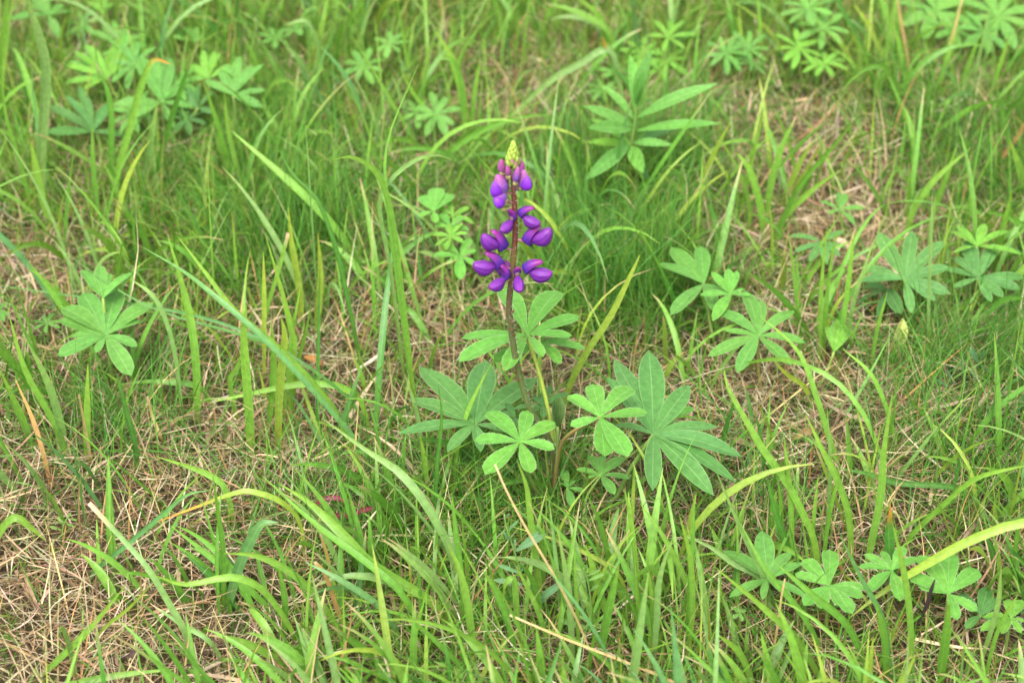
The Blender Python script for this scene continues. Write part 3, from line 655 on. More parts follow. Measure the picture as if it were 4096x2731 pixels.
def lone(label, pts, wpx, kind='g', dy=0.0, tip=None, name='grass_shoot', cat='grass blade'):
    foot = G(*F(*pts[-1])); foot.z = hz(foot); o = blade(None, np.array(foot), pts, wpx, kind, dy, tip, name); o.location = foot
    o['label'] = label; o['category'] = cat; return o

tuft('tallest broad grass tuft with one pale wavy blade above the fan-leaved lupines', [([(60,-20),(68,25),(84,72),(103,150),(102,235),(94,360),(95,500)],19,'p'),
     ([(74,150),(76,210),(84,270),(92,500)],8,'b'), ([(5,165),(14,260),(40,350),(60,420),(78,500)],10,'g'), ([(70,325),(84,385),(100,460),(120,535)],15,'l')])
tuft('grass tuft with a blade bent over like a hook beside the lupine with drooping fingers', [([(392,148),(352,138),(325,195),(300,290),(270,400),(262,480)],13,'l',0,'orange'), ([(220,145),(246,205),(256,273),(255,350),(256,480)],11,'g',0,'tan'),
     ([(212,285),(214,360),(222,440),(228,510)],11,'g'), ([(362,230),(350,300),(340,370),(322,440)],12,'p')])
tuft('grass tuft of slim upright blades right of the wide open lupine fan', [([(465,180),(495,270),(520,350),(545,420)],10,'g'), ([(515,205),(525,290),(540,360),(560,430)],14,'l'), ([(488,290),(510,350),(530,410)],9,'l',0,'tan'), ([(610,310),(602,370),(596,430)],8,'g')])
lone('long broad green grass blade slanting down through the thin turf at left', [(530,300),(620,378),(700,450),(775,530),(850,640)], 15, 'l', .05)
tuft('grass tuft sending one dark narrow blade steeply down past yellow ones', [([(640,345),(673,402),(728,459),(765,551),(786,631),(811,746),(835,860)],9,'d',.02), ([(662,475),(668,550),(678,610),(690,690),(688,745)],13,'y'), ([(578,440),(600,500),(640,560),(665,640)],9,'l',0,'tan')])
tuft('grass tuft with an arched pale blade and tall upright blades left of the spike', [([(765,368),(804,360),(850,382),(880,425),(902,512),(918,640),(938,800),(955,960)],12,'l',-.03), ([(1040,368),(1000,356),(950,370),(900,410),(870,470),(900,640),(930,880)],9,'p',.04), ([(960,150),(890,330),(892,480),(920,700),(945,900)],7,'g',.05)])
lone('long pale grass blade bent double beside the upright long-leaved herb', [(1112,321),(1190,253),(1265,185),(1334,147),(1395,113),(1420,180),(1440,330)], 13, 'p', .0)
lone('dark green grass blade with a yellow tip arching into the long-leaved herb', [(1384,85),(1395,120),(1420,165),(1450,215),(1460,330)], 9, 'd', .0, 'orange')
tuft('grass tuft of long diagonal blades crossing left of the flowering lupine', [([(331,570),(424,626),(513,698),(632,804),(804,995),(870,1080)],11,'b',.10), ([(407,541),(478,633),(547,722),(649,807),(760,930),(830,1050)],14,'l',.10), ([(120,560),(330,700),(560,770),(664,814),(804,918),(860,1000)],6,'d',.12)])
lone('thin grey green grass stalk stretching across the lupine rosette', [(-20,653),(160,678),(350,705),(480,733),(581,770),(649,804),(804,920)], 6, 'b', .10, None)
lone('flat green grass blade lying level with a tan broken end', [(273,883),(342,876),(410,879),(445,884),(475,905),(490,940)], 12, 'g', .0)
lone('arched broad grass blade with its tip drooping below the rosette lupine', [(482,924),(581,903),(684,883),(770,885),(830,920),(850,985)], 13, 'l', .0)
tuft('grass tuft of broad upright yellow green blades in the straw', [([(566,701),(560,773),(567,876),(574,971),(576,1030)],17,'l'), ([(646,729),(653,773),(646,842),(639,944),(636,1020)],17,'y'), ([(608,534),(649,671),(670,756),(677,807),(660,960)],12,'l'), ([(605,578),(607,705),(606,860)],9,'y'),
     ([(560,800),(540,850),(528,880),(545,960)],10,'l'), ([(690,660),(672,760),(665,830),(650,950)],9,'l'), ([(716,690),(700,770),(680,850),(665,960)],9,'l'), ([(623,735),(628,850),(612,980)],12,'l')])
tuft('yellow green upright grass pair left of the violet spike', [([(730,534),(735,637),(730,712),(728,760)],14,'y'), ([(662,535),(640,620),(610,720),(600,790)],10,'l',0,'cut')])
tuft('grass tuft of blades below the rosette lupine', [([(202,835),(202,927),(202,1012),(204,1070)],17,'l'), ([(267,855),(290,944),(308,1012),(318,1090)],11,'d'), ([(60,780),(110,880),(140,980),(150,1060)],15,'p'), ([(0,850),(50,960),(80,1040)],13,'l'), ([(20,720),(60,850),(120,960),(160,1060)],13,'l'),
     ([(385,540),(430,700),(450,830),(452,960)],15,'l',.02), ([(300,640),(360,690),(400,800),(420,960)],11,'p',.03)])
tuft('grass tuft of crossing blades in the dead straw with a clipped pale tip', [([(205,1154),(290,1246),(342,1307),(393,1393),(424,1450),(440,1500)],14,'p',.05,'cut'), ([(482,1125),(427,1137),(376,1178),(297,1246),(230,1300),(190,1345)],9,'b'), ([(345,1385),(420,1435),(480,1470),(520,1510)],10,'p',.03,'tan')])
tuft('bright slanting grass blades at the edge of the pale straw patch', [([(290,1342),(205,1444),(137,1512),(85,1560)],12,'l'), ([(400,1536),(273,1550),(154,1575),(120,1600)],13,'l'), ([(350,1340),(290,1400),(240,1440),(200,1490)],7,'y')])
lone('yellowing arched grass blade with an orange streaked tip', [(362,1198),(444,1167),(547,1130),(598,1133),(650,1154),(690,1200),(700,1270)], 11, 'y', .0, 'orange')
tuft('grass tuft of broad folded blades arching over straw in front of the purple blades', [([(349,1318),(427,1342),(530,1325),(598,1348),(650,1410),(690,1470)],14,'l',-.02), ([(640,1200),(602,1203),(574,1246),(547,1307),(515,1390)],20,'b',0), ([(489,1092),(502,1188),(513,1273),(509,1393)],10,'g'),
     ([(513,1270),(581,1273),(650,1301),(718,1359),(786,1444)],14,'l',.0), ([(390,1205),(478,1273),(560,1340),(640,1400)],13,'g',.03), ([(640,1300),(655,1380),(650,1460)],13,'g')])
lone('short arched green grass blade at the left straw edge', [(106,1242),(68,1208),(34,1189),(0,1225),(-20,1290)], 14, 'l', 0)
lone('wavy green grass blade above the orange tipped one', [(359,1048),(444,1075),(496,1099),(523,1133),(540,1200)], 13, 'l', .02)
tuft('big broad grass tuft sweeping right in front of the flowering lupine', [([(640,1110),(700,1145),(746,1185),(797,1235),(849,1290),(917,1335),(985,1375),(1040,1430)],20,'l',.06), ([(740,960),(842,1034),(910,1078),(958,1130),(1002,1198),(1037,1273),(1060,1370)],16,'p',.06),
     ([(600,1090),(720,1200),(840,1290),(920,1360),(980,1450)],13,'g',.06), ([(700,1290),(780,1330),(880,1400),(930,1480)],12,'b',.02)])
tuft('grass tuft of upright blades in front of the flowering lupine', [([(1030,1250),(1054,1307),(1071,1376),(1081,1444),(1090,1530)],15,'l'), ([(1037,1130),(1047,1222),(1060,1330),(1065,1440)],11,'g'), ([(1187,1055),(1211,1119),(1221,1205),(1235,1307),(1242,1393)],14,'l'),
     ([(1248,1198),(1250,1270),(1244,1360)],11,'l'), ([(1108,1307),(1139,1359),(1166,1427),(1187,1512)],12,'g')])
lone('pale grass blade folded over into a narrow hairpin', [(1156,1393),(1160,1350),(1170,1332),(1183,1336),(1188,1410),(1194,1478)], 13, 'l', 0)
tuft('grass tuft of straight blades below the low small lupine leaf', [([(1279,1201),(1296,1290),(1307,1359),(1313,1461),(1315,1520)],12,'p'), ([(1550,1222),(1515,1325),(1508,1427),(1500,1520)],12,'p'), ([(1423,1290),(1395,1410),(1371,1530)],16,'g'), ([(1433,1119),(1447,1188),(1460,1290),(1471,1393)],10,'l'),
     ([(1345,1250),(1370,1330),(1400,1430)],13,'l'), ([(1490,1310),(1500,1400),(1490,1500)],11,'l'), ([(1180,1290),(1230,1390),(1260,1480)],10,'l')])
lone('slim pale grass blade lying across the coarse grass', [(1180,1210),(1280,1240),(1365,1280),(1420,1320),(1450,1390)], 8, 'y', .02)
tuft('tall grass tuft with a curling thin tip beside the large blue green leaf', [([(1662,842),(1672,892),(1710,960),(1753,1034),(1808,1110),(1839,1170),(1870,1240),(1885,1310)],14,'l',.03), ([(1760,1085),(1780,1171),(1804,1239),(1832,1300)],12,'d'), ([(1800,1000),(1812,1100),(1818,1200),(1822,1300)],10,'l')])
tuft('grass tuft of upright blades in front of the low spoon-fingered lupine', [([(1850,950),(1890,1034),(1924,1102),(1951,1190),(1960,1290)],13,'l',.02), ([(2050,900),(2030,1034),(2023,1137),(2003,1239),(1990,1300)],14,'l'), ([(1930,1080),(1905,1180),(1890,1290)],8,'g'), ([(1900,940),(1906,1080),(1898,1250)],8,'p'), ([(1880,1090),(1870,1190),(1866,1290)],8,'l')])
lone('short broad dark grass blade with an orange withered tip', [(2045,1158),(2041,1220),(2045,1290),(2060,1350)], 21, 'd', 0, 'orange')
lone('sweeping green grass blade rising to the right over pale stems', [(2370,1066),(2300,1080),(2232,1102),(2163,1160),(2112,1208),(2081,1246),(2060,1300)], 13, 'l', 0)
lone('long arched yellow green grass blade over the low lupines', [(1944,1424),(2027,1359),(2129,1294),(2232,1239),(2352,1200),(2440,1230),(2470,1420)], 17, 'y', .0)
lone('low dark grass blade lying flat over the straw', [(1921,1075),(1990,1087),(2060,1109),(2190,1120),(2230,1160)], 11, 'd', 0)
tuft('slanting grass tuft below the large blue green leaf', [([(1565,1225),(1633,1256),(1685,1294),(1753,1334),(1800,1400)],10,'p',.02), ([(1644,1078),(1685,1171),(1729,1266),(1757,1331),(1780,1420)],13,'p',.02), ([(1560,1180),(1585,1280),(1590,1400),(1580,1500)],11,'l'), ([(1700,1200),(1760,1310),(1850,1420),(1900,1500)],11,'g',.03)])
tuft('coarse grass tuft of many slanting blades under the low lupines', [([(1640,1300),(1760,1400),(1840,1480),(1900,1560)],14,'l',.02), ([(1780,1290),(1860,1360),(1950,1440),(2000,1530)],14,'g',.02), ([(2050,1200),(2075,1310),(2090,1420),(2100,1540)],13,'l'), ([(2180,1380),(2170,1470),(2160,1560)],18,'g'),
     ([(2340,1360),(2290,1450),(2260,1560)],10,'l'), ([(1640,1450),(1700,1500),(1740,1570)],12,'l'), ([(2010,1380),(2030,1460),(2040,1560)],13,'g'), ([(1930,1230),(1980,1330),(2030,1430),(2050,1550)],10,'b'), ([(2300,1300),(2290,1400),(2250,1520)],9,'p')])
tuft('upright grass blades standing between the open-leaved and the layered lupine', [([(1810,529),(1824,642),(1835,770),(1836,830)],10,'l'), ([(1899,529),(1886,660),(1883,789),(1880,840)],9,'l'), ([(1921,530),(1905,624),(1895,720),(1890,830)],10,'l'), ([(1963,532),(1952,624),(1938,734),(1925,830)],10,'l'), ([(2010,545),(1985,620),(1960,700),(1945,800)],9,'p'), ([(2038,670),(2012,770),(1998,870)],8,'l')])
lone('tall thin grey green grass stalk in front of the layered lupine', [(2141,440),(2138,560),(2133,680),(2132,830)], 7, 'p', 0)
lone('long thin arched grass blade bowing over the straw gap behind the large blue green leaf', [(1583,928),(1656,854),(1747,827),(1821,829),(1912,869),(1978,942),(2018,1033),(2040,1110)], 9, 'l', .16)
tuft('grass tuft with a pale broad blade rising past the open-leaved lupine', [([(1745,725),(1832,807),(1876,917),(1912,1033),(1930,1090)],12,'l',.05), ([(1935,800),(2000,860),(2040,950),(2060,1040)],9,'l',.02), ([(1770,820),(1810,860),(1850,890),(1870,950)],10,'y',.0), ([(2060,870),(2050,960),(2030,1050)],8,'g')])
lone('yellow green grass blade slanting behind the large blue green leaf', [(1470,585),(1448,632),(1403,724),(1348,808),(1304,896),(1290,960)], 13, 'y', 0)
lone('dark narrow upright grass blade in front of the left lupine leaf', [(1007,885),(1015,962),(1004,1071),(1000,1163),(998,1220)], 8, 'd', 0)
tuft('pale grass blades rising through the left lupine leaf', [([(1135,822),(1091,907),(1069,962),(1050,1040),(1040,1120)],9,'l'), ([(965,1000),(975,1060),(985,1150)],9,'l'), ([(930,860),(960,960),(975,1080)],8,'p')])
lone('purple red withered grass blade lying low', [(895,1158),(850,1167),(800,1180),(740,1192),(720,1215)], 10, 'r', .0)
lone('short purple grass blade curling beside the longer purple red one', [(835,1167),(800,1150),(768,1143),(735,1150),(715,1180)], 9, 'r', .0)
tuft('far grass tuft with curling tan tips at the turf back', [([(730,50),(735,25),(715,20),(690,50),(680,130)],6,'l',0,'orange'), ([(650,60),(690,48),(712,60),(730,110),(735,200)],8,'p'), ([(560,85),(590,150),(600,220)],9,'l',0,'tan'), ([(650,100),(690,140),(720,190)],10,'p')])
tuft('far grass tuft of broad blades bending left above the straw', [([(1255,10),(1300,20),(1360,45),(1400,80),(1420,150)],13,'l',.02,'tan'), ([(1260,45),(1310,38),(1370,60),(1400,120)],10,'p'), ([(1320,-10),(1370,30),(1390,75),(1400,140)],12,'l')])
tuft('far grass tuft of slim tall blades in mid turf', [([(1000,70),(1040,140),(1060,210),(1075,290)],15,'l'), ([(995,140),(1030,135),(1055,165),(1065,260),(1070,340)],9,'g'), ([(1105,130),(1090,220),(1080,300)],9,'l'), ([(900,170),(930,250),(960,330)],9,'p'), ([(880,200),(872,260),(868,330)],9,'p'), ([(920,160),(950,215),(990,270),(1000,330)],8,'l')])
tuft('yellow green grass tuft leaning right over the dry straw patch', [([(1975,260),(1910,340),(1840,420),(1790,520),(1770,570)],12,'g'), ([(1830,265),(1795,340),(1770,430),(1760,520)],12,'l',0,'tan'), ([(1930,390),(1860,440),(1800,500),(1780,560)],13,'l'), ([(1690,350),(1720,390),(1745,470),(1755,550)],14,'l'), ([(1890,330),(1850,390),(1800,470)],9,'y'), ([(1650,310),(1700,400),(1720,470),(1720,540)],10,'l')])
tuft('grass tuft with long leaning blades at the right turf edge', [([(2230,340),(2150,410),(2100,480),(2080,540)],12,'l'), ([(2200,330),(2170,420),(2130,520)],10,'l'), ([(2320,320),(2345,400),(2352,470)],14,'l'), ([(2150,450),(2140,520),(2135,580)],10,'p'), ([(2290,200),(2310,290),(2330,380)],9,'g')])
tuft('far grass tuft of green blades around the tan dead stalks', [([(2050,45),(2070,130),(2085,230)],9,'l'), ([(2200,65),(2170,150),(2150,230)],9,'l'), ([(2250,80),(2220,160),(2200,230)],10,'l'), ([(1960,10),(1990,50),(2020,110),(2060,180)],9,'y'), ([(2320,80),(2290,170),(2270,250)],8,'l')])
# dead stalks
lone('straight tan dead stalk standing in far green turf', [(2059,-15),(2078,90),(2090,160),(2096,200)], 8, 's', 0, 'cut', 'dead_stalk', 'stalk')
lone('thinner tan dead stalk leaning in far green turf', [(2214,-15),(2190,80),(2165,165),(2160,210)], 6, 's', 0, 'cut', 'dead_stalk', 'stalk')
lone('bundle stem of tan dead grass leaning at the right turf edge', [(2375,240),(2350,290),(2320,335),(2285,385)], 9, 'o', 0, 'cut', 'dead_stalk', 'stalk')
lone('second tan dead stem leaning beside the bundle stem', [(2365,285),(2340,315),(2310,345),(2278,372)], 7, 's', 0, 'cut', 'dead_stalk', 'stalk')
lone('long pale straw leaning in front of the flowering lupine', [(1137,1066),(1165,1130),(1210,1215),(1275,1325),(1327,1427),(1380,1540)], 5, 's', .03, 'cut', 'dead_stalk', 'stalk')
lone('long pale straw lying slantwise across the coarse grass', [(1171,1412),(1310,1471),(1430,1517),(1550,1567),(1640,1600)], 6, 's', .0, 'cut', 'dead_stalk', 'stalk')
lone('thick brown dead stalk standing under the broad sweeping blades', [(722,1290),(746,1317),(775,1400),(800,1440)], 10, 'o', 0, 'cut', 'dead_stalk', 'stalk')
lone('brown withered blade standing left of the straw bundle', [(35,870),(75,960),(100,1040),(120,1130)], 9, 'o', .02, None, 'dead_stalk', 'stalk')
lone('straight tan stalk in the straw under the rosette lupine', [(180,905),(192,970),(205,1040),(215,1080)], 7, 's', 0, 'cut', 'dead_stalk', 'stalk')
lone('short tan stub stalk in the straw beside a flat green blade', [(338,910),(350,955),(368,1000),(378,1020)], 7, 's', 0, 'cut', 'dead_stalk', 'stalk')
lone('orange tan dry stalk rising from shaded grass at the sweeping blades', [(735,1225),(755,1290),(765,1360)], 6, 'o', 0, 'cut', 'dead_stalk', 'stalk')
lone('pale dead stem crossing in front of the low pointed lupine', [(1803,1328),(1795,1370),(1787,1430),(1775,1500)], 5, 's', 0, 'cut', 'dead_stalk', 'stalk')
# black dead stalk
p = [np.array(P(*z8(*q), G(*z8(1590,1240)).y)) for q in [(1610,1220),(1660,1120),(1700,1040),(1725,950),(1752,870)]]
p[0] = np.array(G(*z8(1590,1240))); o0 = p[0].copy()
line = spline(p, 12); v, f = tube(line-o0, np.array([.9,1,1.1,1,1.3,1.6,1.8,1.6,1.3,1.4,1.0,.5])*.0011, 6)
o = mesh_obj('dead_stalk', v, f, M_STEM, None, (.030,.020,.018)); o.location = o0; o['label'] = 'short black withered stalk among the low lupines'; o['category'] = 'stalk'

# ---------------------------------------------------------------- dead leaves
def dead_leaf(label, px, L, az, col, tilt=.3):
    c = G(*px, .008); L *= .8; az = math.radians(az); a = np.array([math.cos(az), math.sin(az), tilt]); cn = np.array(c)
    v, f, uv = leaflet_mesh(np.zeros(3), a*L, np.array([.3, -.5, .8]), .34, .7, .12, .7, 7)
    o = mesh_obj('dead_leaf', v, f, M_STRAW, None, col, uv); o.location = c; o['label'] = label; o['category'] = 'dead leaf'
dead_leaf('pinkish dry dead leaf caught between upright grass blades', z8(1320,260), .03, 60, (.42,.24,.18), .8)
dead_leaf('brown crumpled dead leaf in straw below the bowing blade', z7(900,1500), .028, 20, (.26,.13,.07))
dead_leaf('tan dead leaf lying in the straw gap by the blue lupine leaf', z7(620,1540), .022, 170, (.30,.20,.12))
dead_leaf('small yellow dead leaf hanging low near the long-leaved herb', z9(2215,1185), .017, 70, (.48,.30,.08), .8)
dead_leaf('pale yellow rolled dead leaf beside the layered lupine', z7(1510,980), .034, 60, (.30,.34,.09), 1.0)
dead_leaf('dark brown dead leaf under the coarse grass at the wide straw patch', z5(840,1390), .02, 10, (.08,.05,.04))
dead_leaf('orange brown dead leaf in grass below the yellow upright blades', z4(2180,900), .026, 160, (.30,.13,.04))
dead_leaf('pale dead leaf beside the small blue green lupine', z7(1270,330), .03, 140, (.46,.34,.22))

# ---------------------------------------------------------------- scattered coarse tufts (look-alikes)
# places kept clear so that grass does not grow through the traced plants: (plant px, px radius x, y, plant distance)
def blocks(pts, scale=1.0):
    """pts (N, levels, 3): True for blades that would stand in front of a traced plant"""
    q = np.stack([pts, np.concatenate([(pts[:, 1:]+pts[:, :-1])*.5, pts[:, -1:]], 1)], 2).reshape(len(pts), -1, 3)
    u, v_ = project(q); ui = (u/4).astype(int); vi = (v_/4).astype(int); ok = (ui >= 0) & (ui < 1024) & (vi >= 0) & (vi < 683)
    ui = np.clip(ui, 0, 1023); vi = np.clip(vi, 0, 682); hit = ok & (q[..., 1] < MK[vi, ui]-.002)
    keep = np.where(hit, MKEEP[vi, ui], 1.0).min(1)*np.where(hit.any(1), scale, 1)
    return RNG.random(len(pts)) > keep
def curve_pts(root, az, L, th0, kap, n):
    s = np.linspace(0, 1, n); th = th0[:, None]+kap[:, None]*s**1.4; ds = (L/(n-1))[:, None]
    hx = np.cumsum(np.sin(th)*ds, 1); hz_ = np.cumsum(np.cos(th)*ds, 1); hx = np.concatenate([hx[:, :1]*0, hx[:, :-1]], 1); hz_ = np.concatenate([hz_[:, :1]*0, hz_[:, :-1]], 1)
    p = np.stack([root[:, :1]+hx*np.cos(az)[:, None], root[:, 1:2]+hx*np.sin(az)[:, None], root[:, 2:3]+hz_], -1)
    return p
def in_view(x, y, m):
    return (np.abs(x) < .31*np.sqrt(y*y+.9)+m) & (y > .86-m) & (y < 2.35+m*1.5)
MARKS = [((1210,1160),'the flowering lupine'),((245,900),'the rosette lupine'),((1760,900),'the nine-fingered lupine'),((2110,760),'the layered blue green lupine'),((400,340),'the tall grass lupines'),
         ((1460,470),'the long-leaved herb'),((1900,420),'the dry straw patch'),((1950,1420),'the low lupines'),((250,1380),'the pale straw litter'),((1500,200),'the far finely divided leaves'),
         ((1850,240),'the large far lupine'),((2200,200),'the tan dead stalks'),((620,1010),'the yellow green upright blades'),((850,1330),'the broad sweeping blades'),((1020,760),'the three stacked bright leaves'),((900,430),'the arched pale blade'),
         ((1400,1420),'the long slanting straw'),((1400,720),'the wiry dark clumps'),((250,130),'the far spread lupine'),((850,130),'the open far turf'),((2250,1150),'the sweeping blade')]
MG = [(np.array(G(*F(*q))), t) for q, t in MARKS]
FAM = [('plain green','gggl'),('light green','lllg'),('yellow green','yyl'),('grey green','ppb'),('dark green','ddg')]
made = 0; tries = 0
while made < 290 and tries < 8000:
    tries += 1; y = .72+1.95*random.random()**1.55; x = random.uniform(-1, 1)*(.31*math.sqrt(y*y+.9)+.12)
    g = float(green(np.array([x]), np.array([y]))[0])
    if random.random() > .22+g*.75: continue
    k = random.randint(7, 11) if y < 1.12 else random.randint(5, 9); root = np.stack([x+RNG.normal(0, .016, k), y+RNG.normal(0, .016, k), np.zeros(k)], 1); root[:, 2] = hgt(root[:, 0], root[:, 1])-.002
    hm = random.uniform(.7, 1.25)*(.9+.25*min(max((y-1.0), 0), 1))
    P_ = curve_pts(root, RNG.normal(2.5, 1.1 if y < 1.2 else 1.8, k), RNG.uniform(.06, .165 if y < 1.2 else .185, k)*hm, RNG.uniform(.05, .6, k), np.abs(RNG.normal(.7, .7, k)), 10)
    if random.random() < .35: P_[0] = curve_pts(root[:1], RNG.uniform(0, 6.283, 1), np.array([.2*hm]), np.array([.3]), np.array([2.0]), 10)[0]
    P_[..., 2] = np.maximum(P_[..., 2], hgt(P_[..., 0], P_[..., 1])+.004*np.linspace(-.5, 1, 10)[None])
    ok = ~blocks(P_, .75); P_ = P_[ok]
    if len(P_) < 3: continue
    fn, fc = FAM[random.choice([0, 0, 1, 1, 1, 2, 3, 4])]; p0 = np.array([x, y, 0]); near = min(MG, key=lambda m: np.linalg.norm(m[0]-p0))[1]; tan_ = random.random() < .3
    lab = ('tall ' if hm > 1.12 else 'short ' if hm < .82 else '')+fn+' grass tuft '+('with tan tips ' if tan_ else '')+'near '+near
    t = thing('grass_tuft', lab, 'grass', (x, y, hz((x, y))), 'loose coarse grass tufts'); o0 = np.array(t.location)
    for j in range(len(P_)):
        s = np.linspace(0, 1, 10); wd = random.uniform(.0024, .0070)*np.minimum(.7+.9*s, 1)*np.clip((1-s)*2.4, 0, 1)**.8+.0003
        v, f, uv = ribbon(P_[j], wd, unit(np.array([random.uniform(-.8, .8), random.uniform(-1, .1), .5])), random.uniform(.15, .5), random.uniform(-.9, .9))
        base = np.array(jit(GC[random.choice(fc)], .12)); tv = np.array([q[1] for q in uv])
        c = mixc(base, (.45,.33,.16) if tan_ else base*np.array([1.35, 1.1, .9]), (tv-.82)*5)
        mesh_obj('blade', v-o0, f, M_BROAD, t, c, uv)
    made += 1

# ---------------------------------------------------------------- fine turf, litter and moss: uncountable
def scatter(n, dens):
    res = []; tot = 0
    while tot < n:
        x = RNG.uniform(-1.9, 1.9, 200000); y = RNG.uniform(.45, 3.6, 200000)
        d = dens(x, y)*np.where(in_view(x, y, .10), 1, np.where(in_view(x, y, .40), .5, .12)); ok = RNG.random(200000) < d
        res.append(np.stack([x[ok], y[ok]], 1)); tot += ok.sum()
    r = np.concatenate(res)[:n]; return np.concatenate([r, hgt(r[:, 0], r[:, 1])[:, None]], 1)
def strands(name, label, root, az, L, th0, kap, width, col, mat, levels=5, minz=.002, clear=.06, sway=0.0, tipcol=None, parent=None):
    p = curve_pts(root, az, L, th0, kap, levels); 
    if sway:
        q = RNG.normal(0, 1, (len(p), 1, 3))*sway*L[:, None, None]*np.linspace(0, 1, levels)[None, :, None]**2; p = p+q
    p[..., 2] = np.maximum(p[..., 2], hgt(p[..., 0], p[..., 1])+minz*np.linspace(0, 1, levels)[None]*(.3+RNG.random((len(p), 1))*2.2)-.001)
    if clear is not None:
        ok = ~blocks(p, clear); p, az, width, col, L = p[ok], az[ok], width[ok], col[ok], L[ok]
        if tipcol is not None: tipcol = tipcol[ok]
    N = len(p); a2 = az+math.pi/2+RNG.normal(0, .7, N); sd_ = np.stack([np.cos(a2), np.sin(a2), RNG.normal(0, .3, N)], -1)[:, None]
    pr = np.clip((1-np.linspace(0, 1, levels))*1.7, .05, 1)[None, :, None]*width[:, None, None]*.5
    v = np.stack([p-sd_*pr, p+sd_*pr], 2).reshape(-1, 3)
    i = np.arange(N)[:, None]*levels*2 + np.arange(levels-1)[None]*2
    f = np.stack([i, i+1, i+3, i+2], -1).reshape(-1, 4)
    tt = np.linspace(0, 1, levels)[None, :, None, None]
    c = np.broadcast_to(col[:, None, None, :], (N, levels, 2, 3))
    if tipcol is not None: k = np.clip((tt-.55)*2.2, 0, 1); c = c*(1-k)+tipcol[:, None, None, :]*k
    o = mesh_obj(name, v, f, mat, parent, c.reshape(-1, 3)); o['kind'] = 'stuff'; o['label'] = label
    return o
def pick(cols, n, a=.16, wts=None):
    cols = np.array(cols); c = cols[RNG.choice(len(cols), n, p=wts)]*(1+RNG.normal(0, a, (n, 1)))
    return np.clip(c*(1+RNG.normal(0, a*.35, (n, 3))), .004, .8)
# straw litter lying on the soil
n = 105000; r = scatter(n, lambda x, y: np.clip(1.0-.55*green(x, y), .35, 1)); r[:, 2] += RNG.random(n)**2*.018
strands('straw_litter', 'tangle of pale dead straw lying on the soil', r, RNG.uniform(0, 6.283, n), RNG.gamma(3, .012, n)+.010, RNG.normal(1.40, .28, n), RNG.normal(.1, .8, n), RNG.gamma(3, .00022, n)+.0003,
        pick([(.40,.315,.19),(.30,.22,.125),(.50,.42,.29),(.19,.12,.065),(.31,.19,.10),(.085,.055,.032),(.15,.18,.05)], n, .18, [.20,.18,.12,.15,.11,.18,.06]), M_STRAW, 5, .004, 1.0, .10)  # straw browns; the darkest also paint in the shadow gaps of the tangle
# flat withered blades lying in the litter
n = 2600; r = scatter(n, lambda x, y: np.clip(1.0-.8*green(x, y), .12, 1)); r[:, 2] += RNG.random(n)*.014
strands('withered_grass', 'flat withered tan grass blades lying in the litter', r, RNG.uniform(0, 6.283, n), RNG.uniform(.02, .07, n), RNG.normal(1.4, .2, n), RNG.normal(.1, .7, n), RNG.uniform(.0018, .0042, n),
        pick([(.40,.31,.19),(.44,.33,.22),(.30,.18,.11),(.36,.24,.17)], n, .15), M_STRAW, 5, .005, 1.0, .08)
# standing dead culms
n = 6000; r = scatter(n, lambda x, y: .3+.4*(1-green(x, y)))
strands('dead_grass', 'sparse standing dead tan grass culms', r, RNG.uniform(0, 6.283, n), RNG.uniform(.03, .11, n), np.abs(RNG.normal(.6, .4, n)), RNG.normal(.3, .5, n), RNG.uniform(.0007, .0020, n),
        pick([(.42,.33,.18),(.38,.27,.13),(.34,.19,.08),(.46,.39,.25)], n, .15), M_STRAW, 5, .003, 1.0)
# fine turf
n = 62000; r = scatter(n, lambda x, y: np.clip(green(x, y)**1.2*.95+.10, 0, 1)); gg = green(r[:, 0], r[:, 1]); back = np.clip((r[:, 1]-1.0)/1.2, 0, 1)
clump = noise2(r[:, 0]*9+5, r[:, 1]*9, 8)*6.283*2
c = pick([(.066,.215,.018),(.090,.245,.022),(.125,.275,.026),(.050,.175,.022),(.17,.26,.03)], n, .18, [.22,.30,.26,.10,.12])
strands('fine_grass', 'fine green turf grass covering the meadow floor', r, clump+RNG.normal(0, 1.5, n), (RNG.gamma(3, .012, n)+.014)*(.6+.5*gg)*(.85+.35*back), np.abs(RNG.normal(.45, .45, n)), RNG.normal(.7, .8, n), RNG.uniform(.0007, .0020, n),
        c, M_GRASS, 6, .004, 1.0, .06, pick([(.14,.28,.03),(.12,.27,.025),(.40,.29,.12)], n, .1, [.45,.37,.18]))
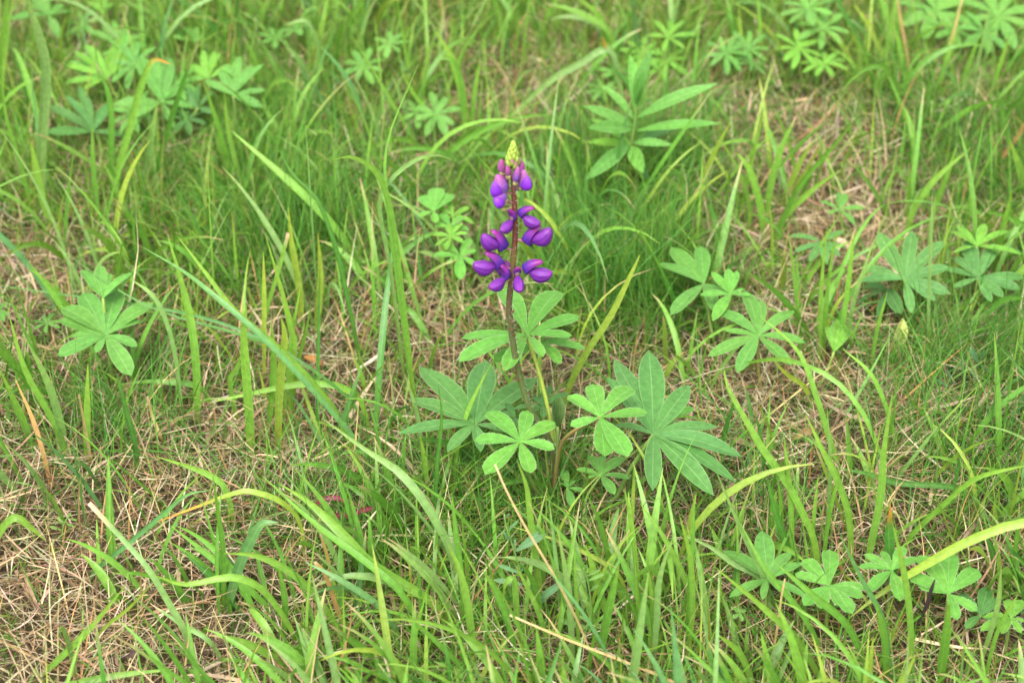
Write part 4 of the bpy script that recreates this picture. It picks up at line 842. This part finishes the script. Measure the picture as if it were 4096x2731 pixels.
# medium blades
n = 8500; r = scatter(n, lambda x, y: .22+.7*green(x, y)); back = np.clip((r[:, 1]-1.0)/1.2, 0, 1)
strands('coarse_grass', 'loose medium green grass blades growing all through the turf', r, RNG.uniform(0, 6.283, n), RNG.uniform(.05, .15, n)*(.85+.3*back), np.abs(RNG.normal(.4, .35, n)), np.abs(RNG.normal(.8, .7, n)), RNG.uniform(.0015, .0040, n),
        pick([GC['g'], GC['l'], GC['y'], GC['p'], GC['d'], GC['b']], n, .12, [.26,.34,.12,.14,.08,.06]), M_GRASS, 8, .004, .8, .03, pick([GC['l'], GC['y'], (.42,.31,.15)], n, .1, [.5,.3,.2]))
# short green undergrowth between the litter
n = 34000; r = scatter(n, lambda x, y: .4+.5*green(x, y))
strands('short_grass', 'short green shoots mixed with moss between the straw', r, RNG.uniform(0, 6.283, n), RNG.uniform(.010, .040, n), np.abs(RNG.normal(.6, .4, n)), RNG.normal(.3, .4, n), RNG.uniform(.0008, .0020, n),
        pick([(.075,.22,.022),(.105,.25,.025),(.058,.175,.022),(.20,.18,.03),(.22,.14,.03)], n, .15, [.34,.30,.18,.10,.08]), M_GRASS, 4, .002, 1.0)
# wiry dark green fescue clumps
cl = [(1385,690,.05,1400),(1450,720,.045,1100),(1500,650,.04,700),(700,560,.05,1000),(640,620,.05,900),(1440,420,.06,1300),(1400,470,.05,900),(2230,850,.06,1200),(2130,860,.04,700),(960,460,.05,700),
      (500,420,.06,1200),(600,330,.06,900),(2150,310,.06,900),(2300,450,.05,900),(1560,330,.06,700),(250,1020,.05,800),(760,1200,.04,500),(1130,1190,.045,600),(1700,1180,.05,500),(2180,1110,.06,900),(1250,1120,.05,600)]
rs = []; 
for fx, fy, rd, k in cl:
    g = G(*F(fx, fy)); k = int(k*.60); rs.append(np.stack([RNG.normal(g.x, rd*.9, k), RNG.normal(g.y, rd*.9, k)], 1))
r = np.concatenate(rs); r = np.concatenate([r, hgt(r[:, 0], r[:, 1])[:, None]], 1); n = len(r)
strands('wiry_grass', 'wiry dark green hair-thin grass in dense clumps', r, RNG.uniform(0, 6.283, n), RNG.uniform(.05, .17, n), np.abs(RNG.normal(.6, .4, n)), np.abs(RNG.normal(.5, .45, n)), RNG.uniform(.0006, .0012, n),
        pick([(.050,.18,.022),(.065,.21,.022),(.085,.23,.025)], n, .15), M_GRASS, 6, .004, 1.0, .03)
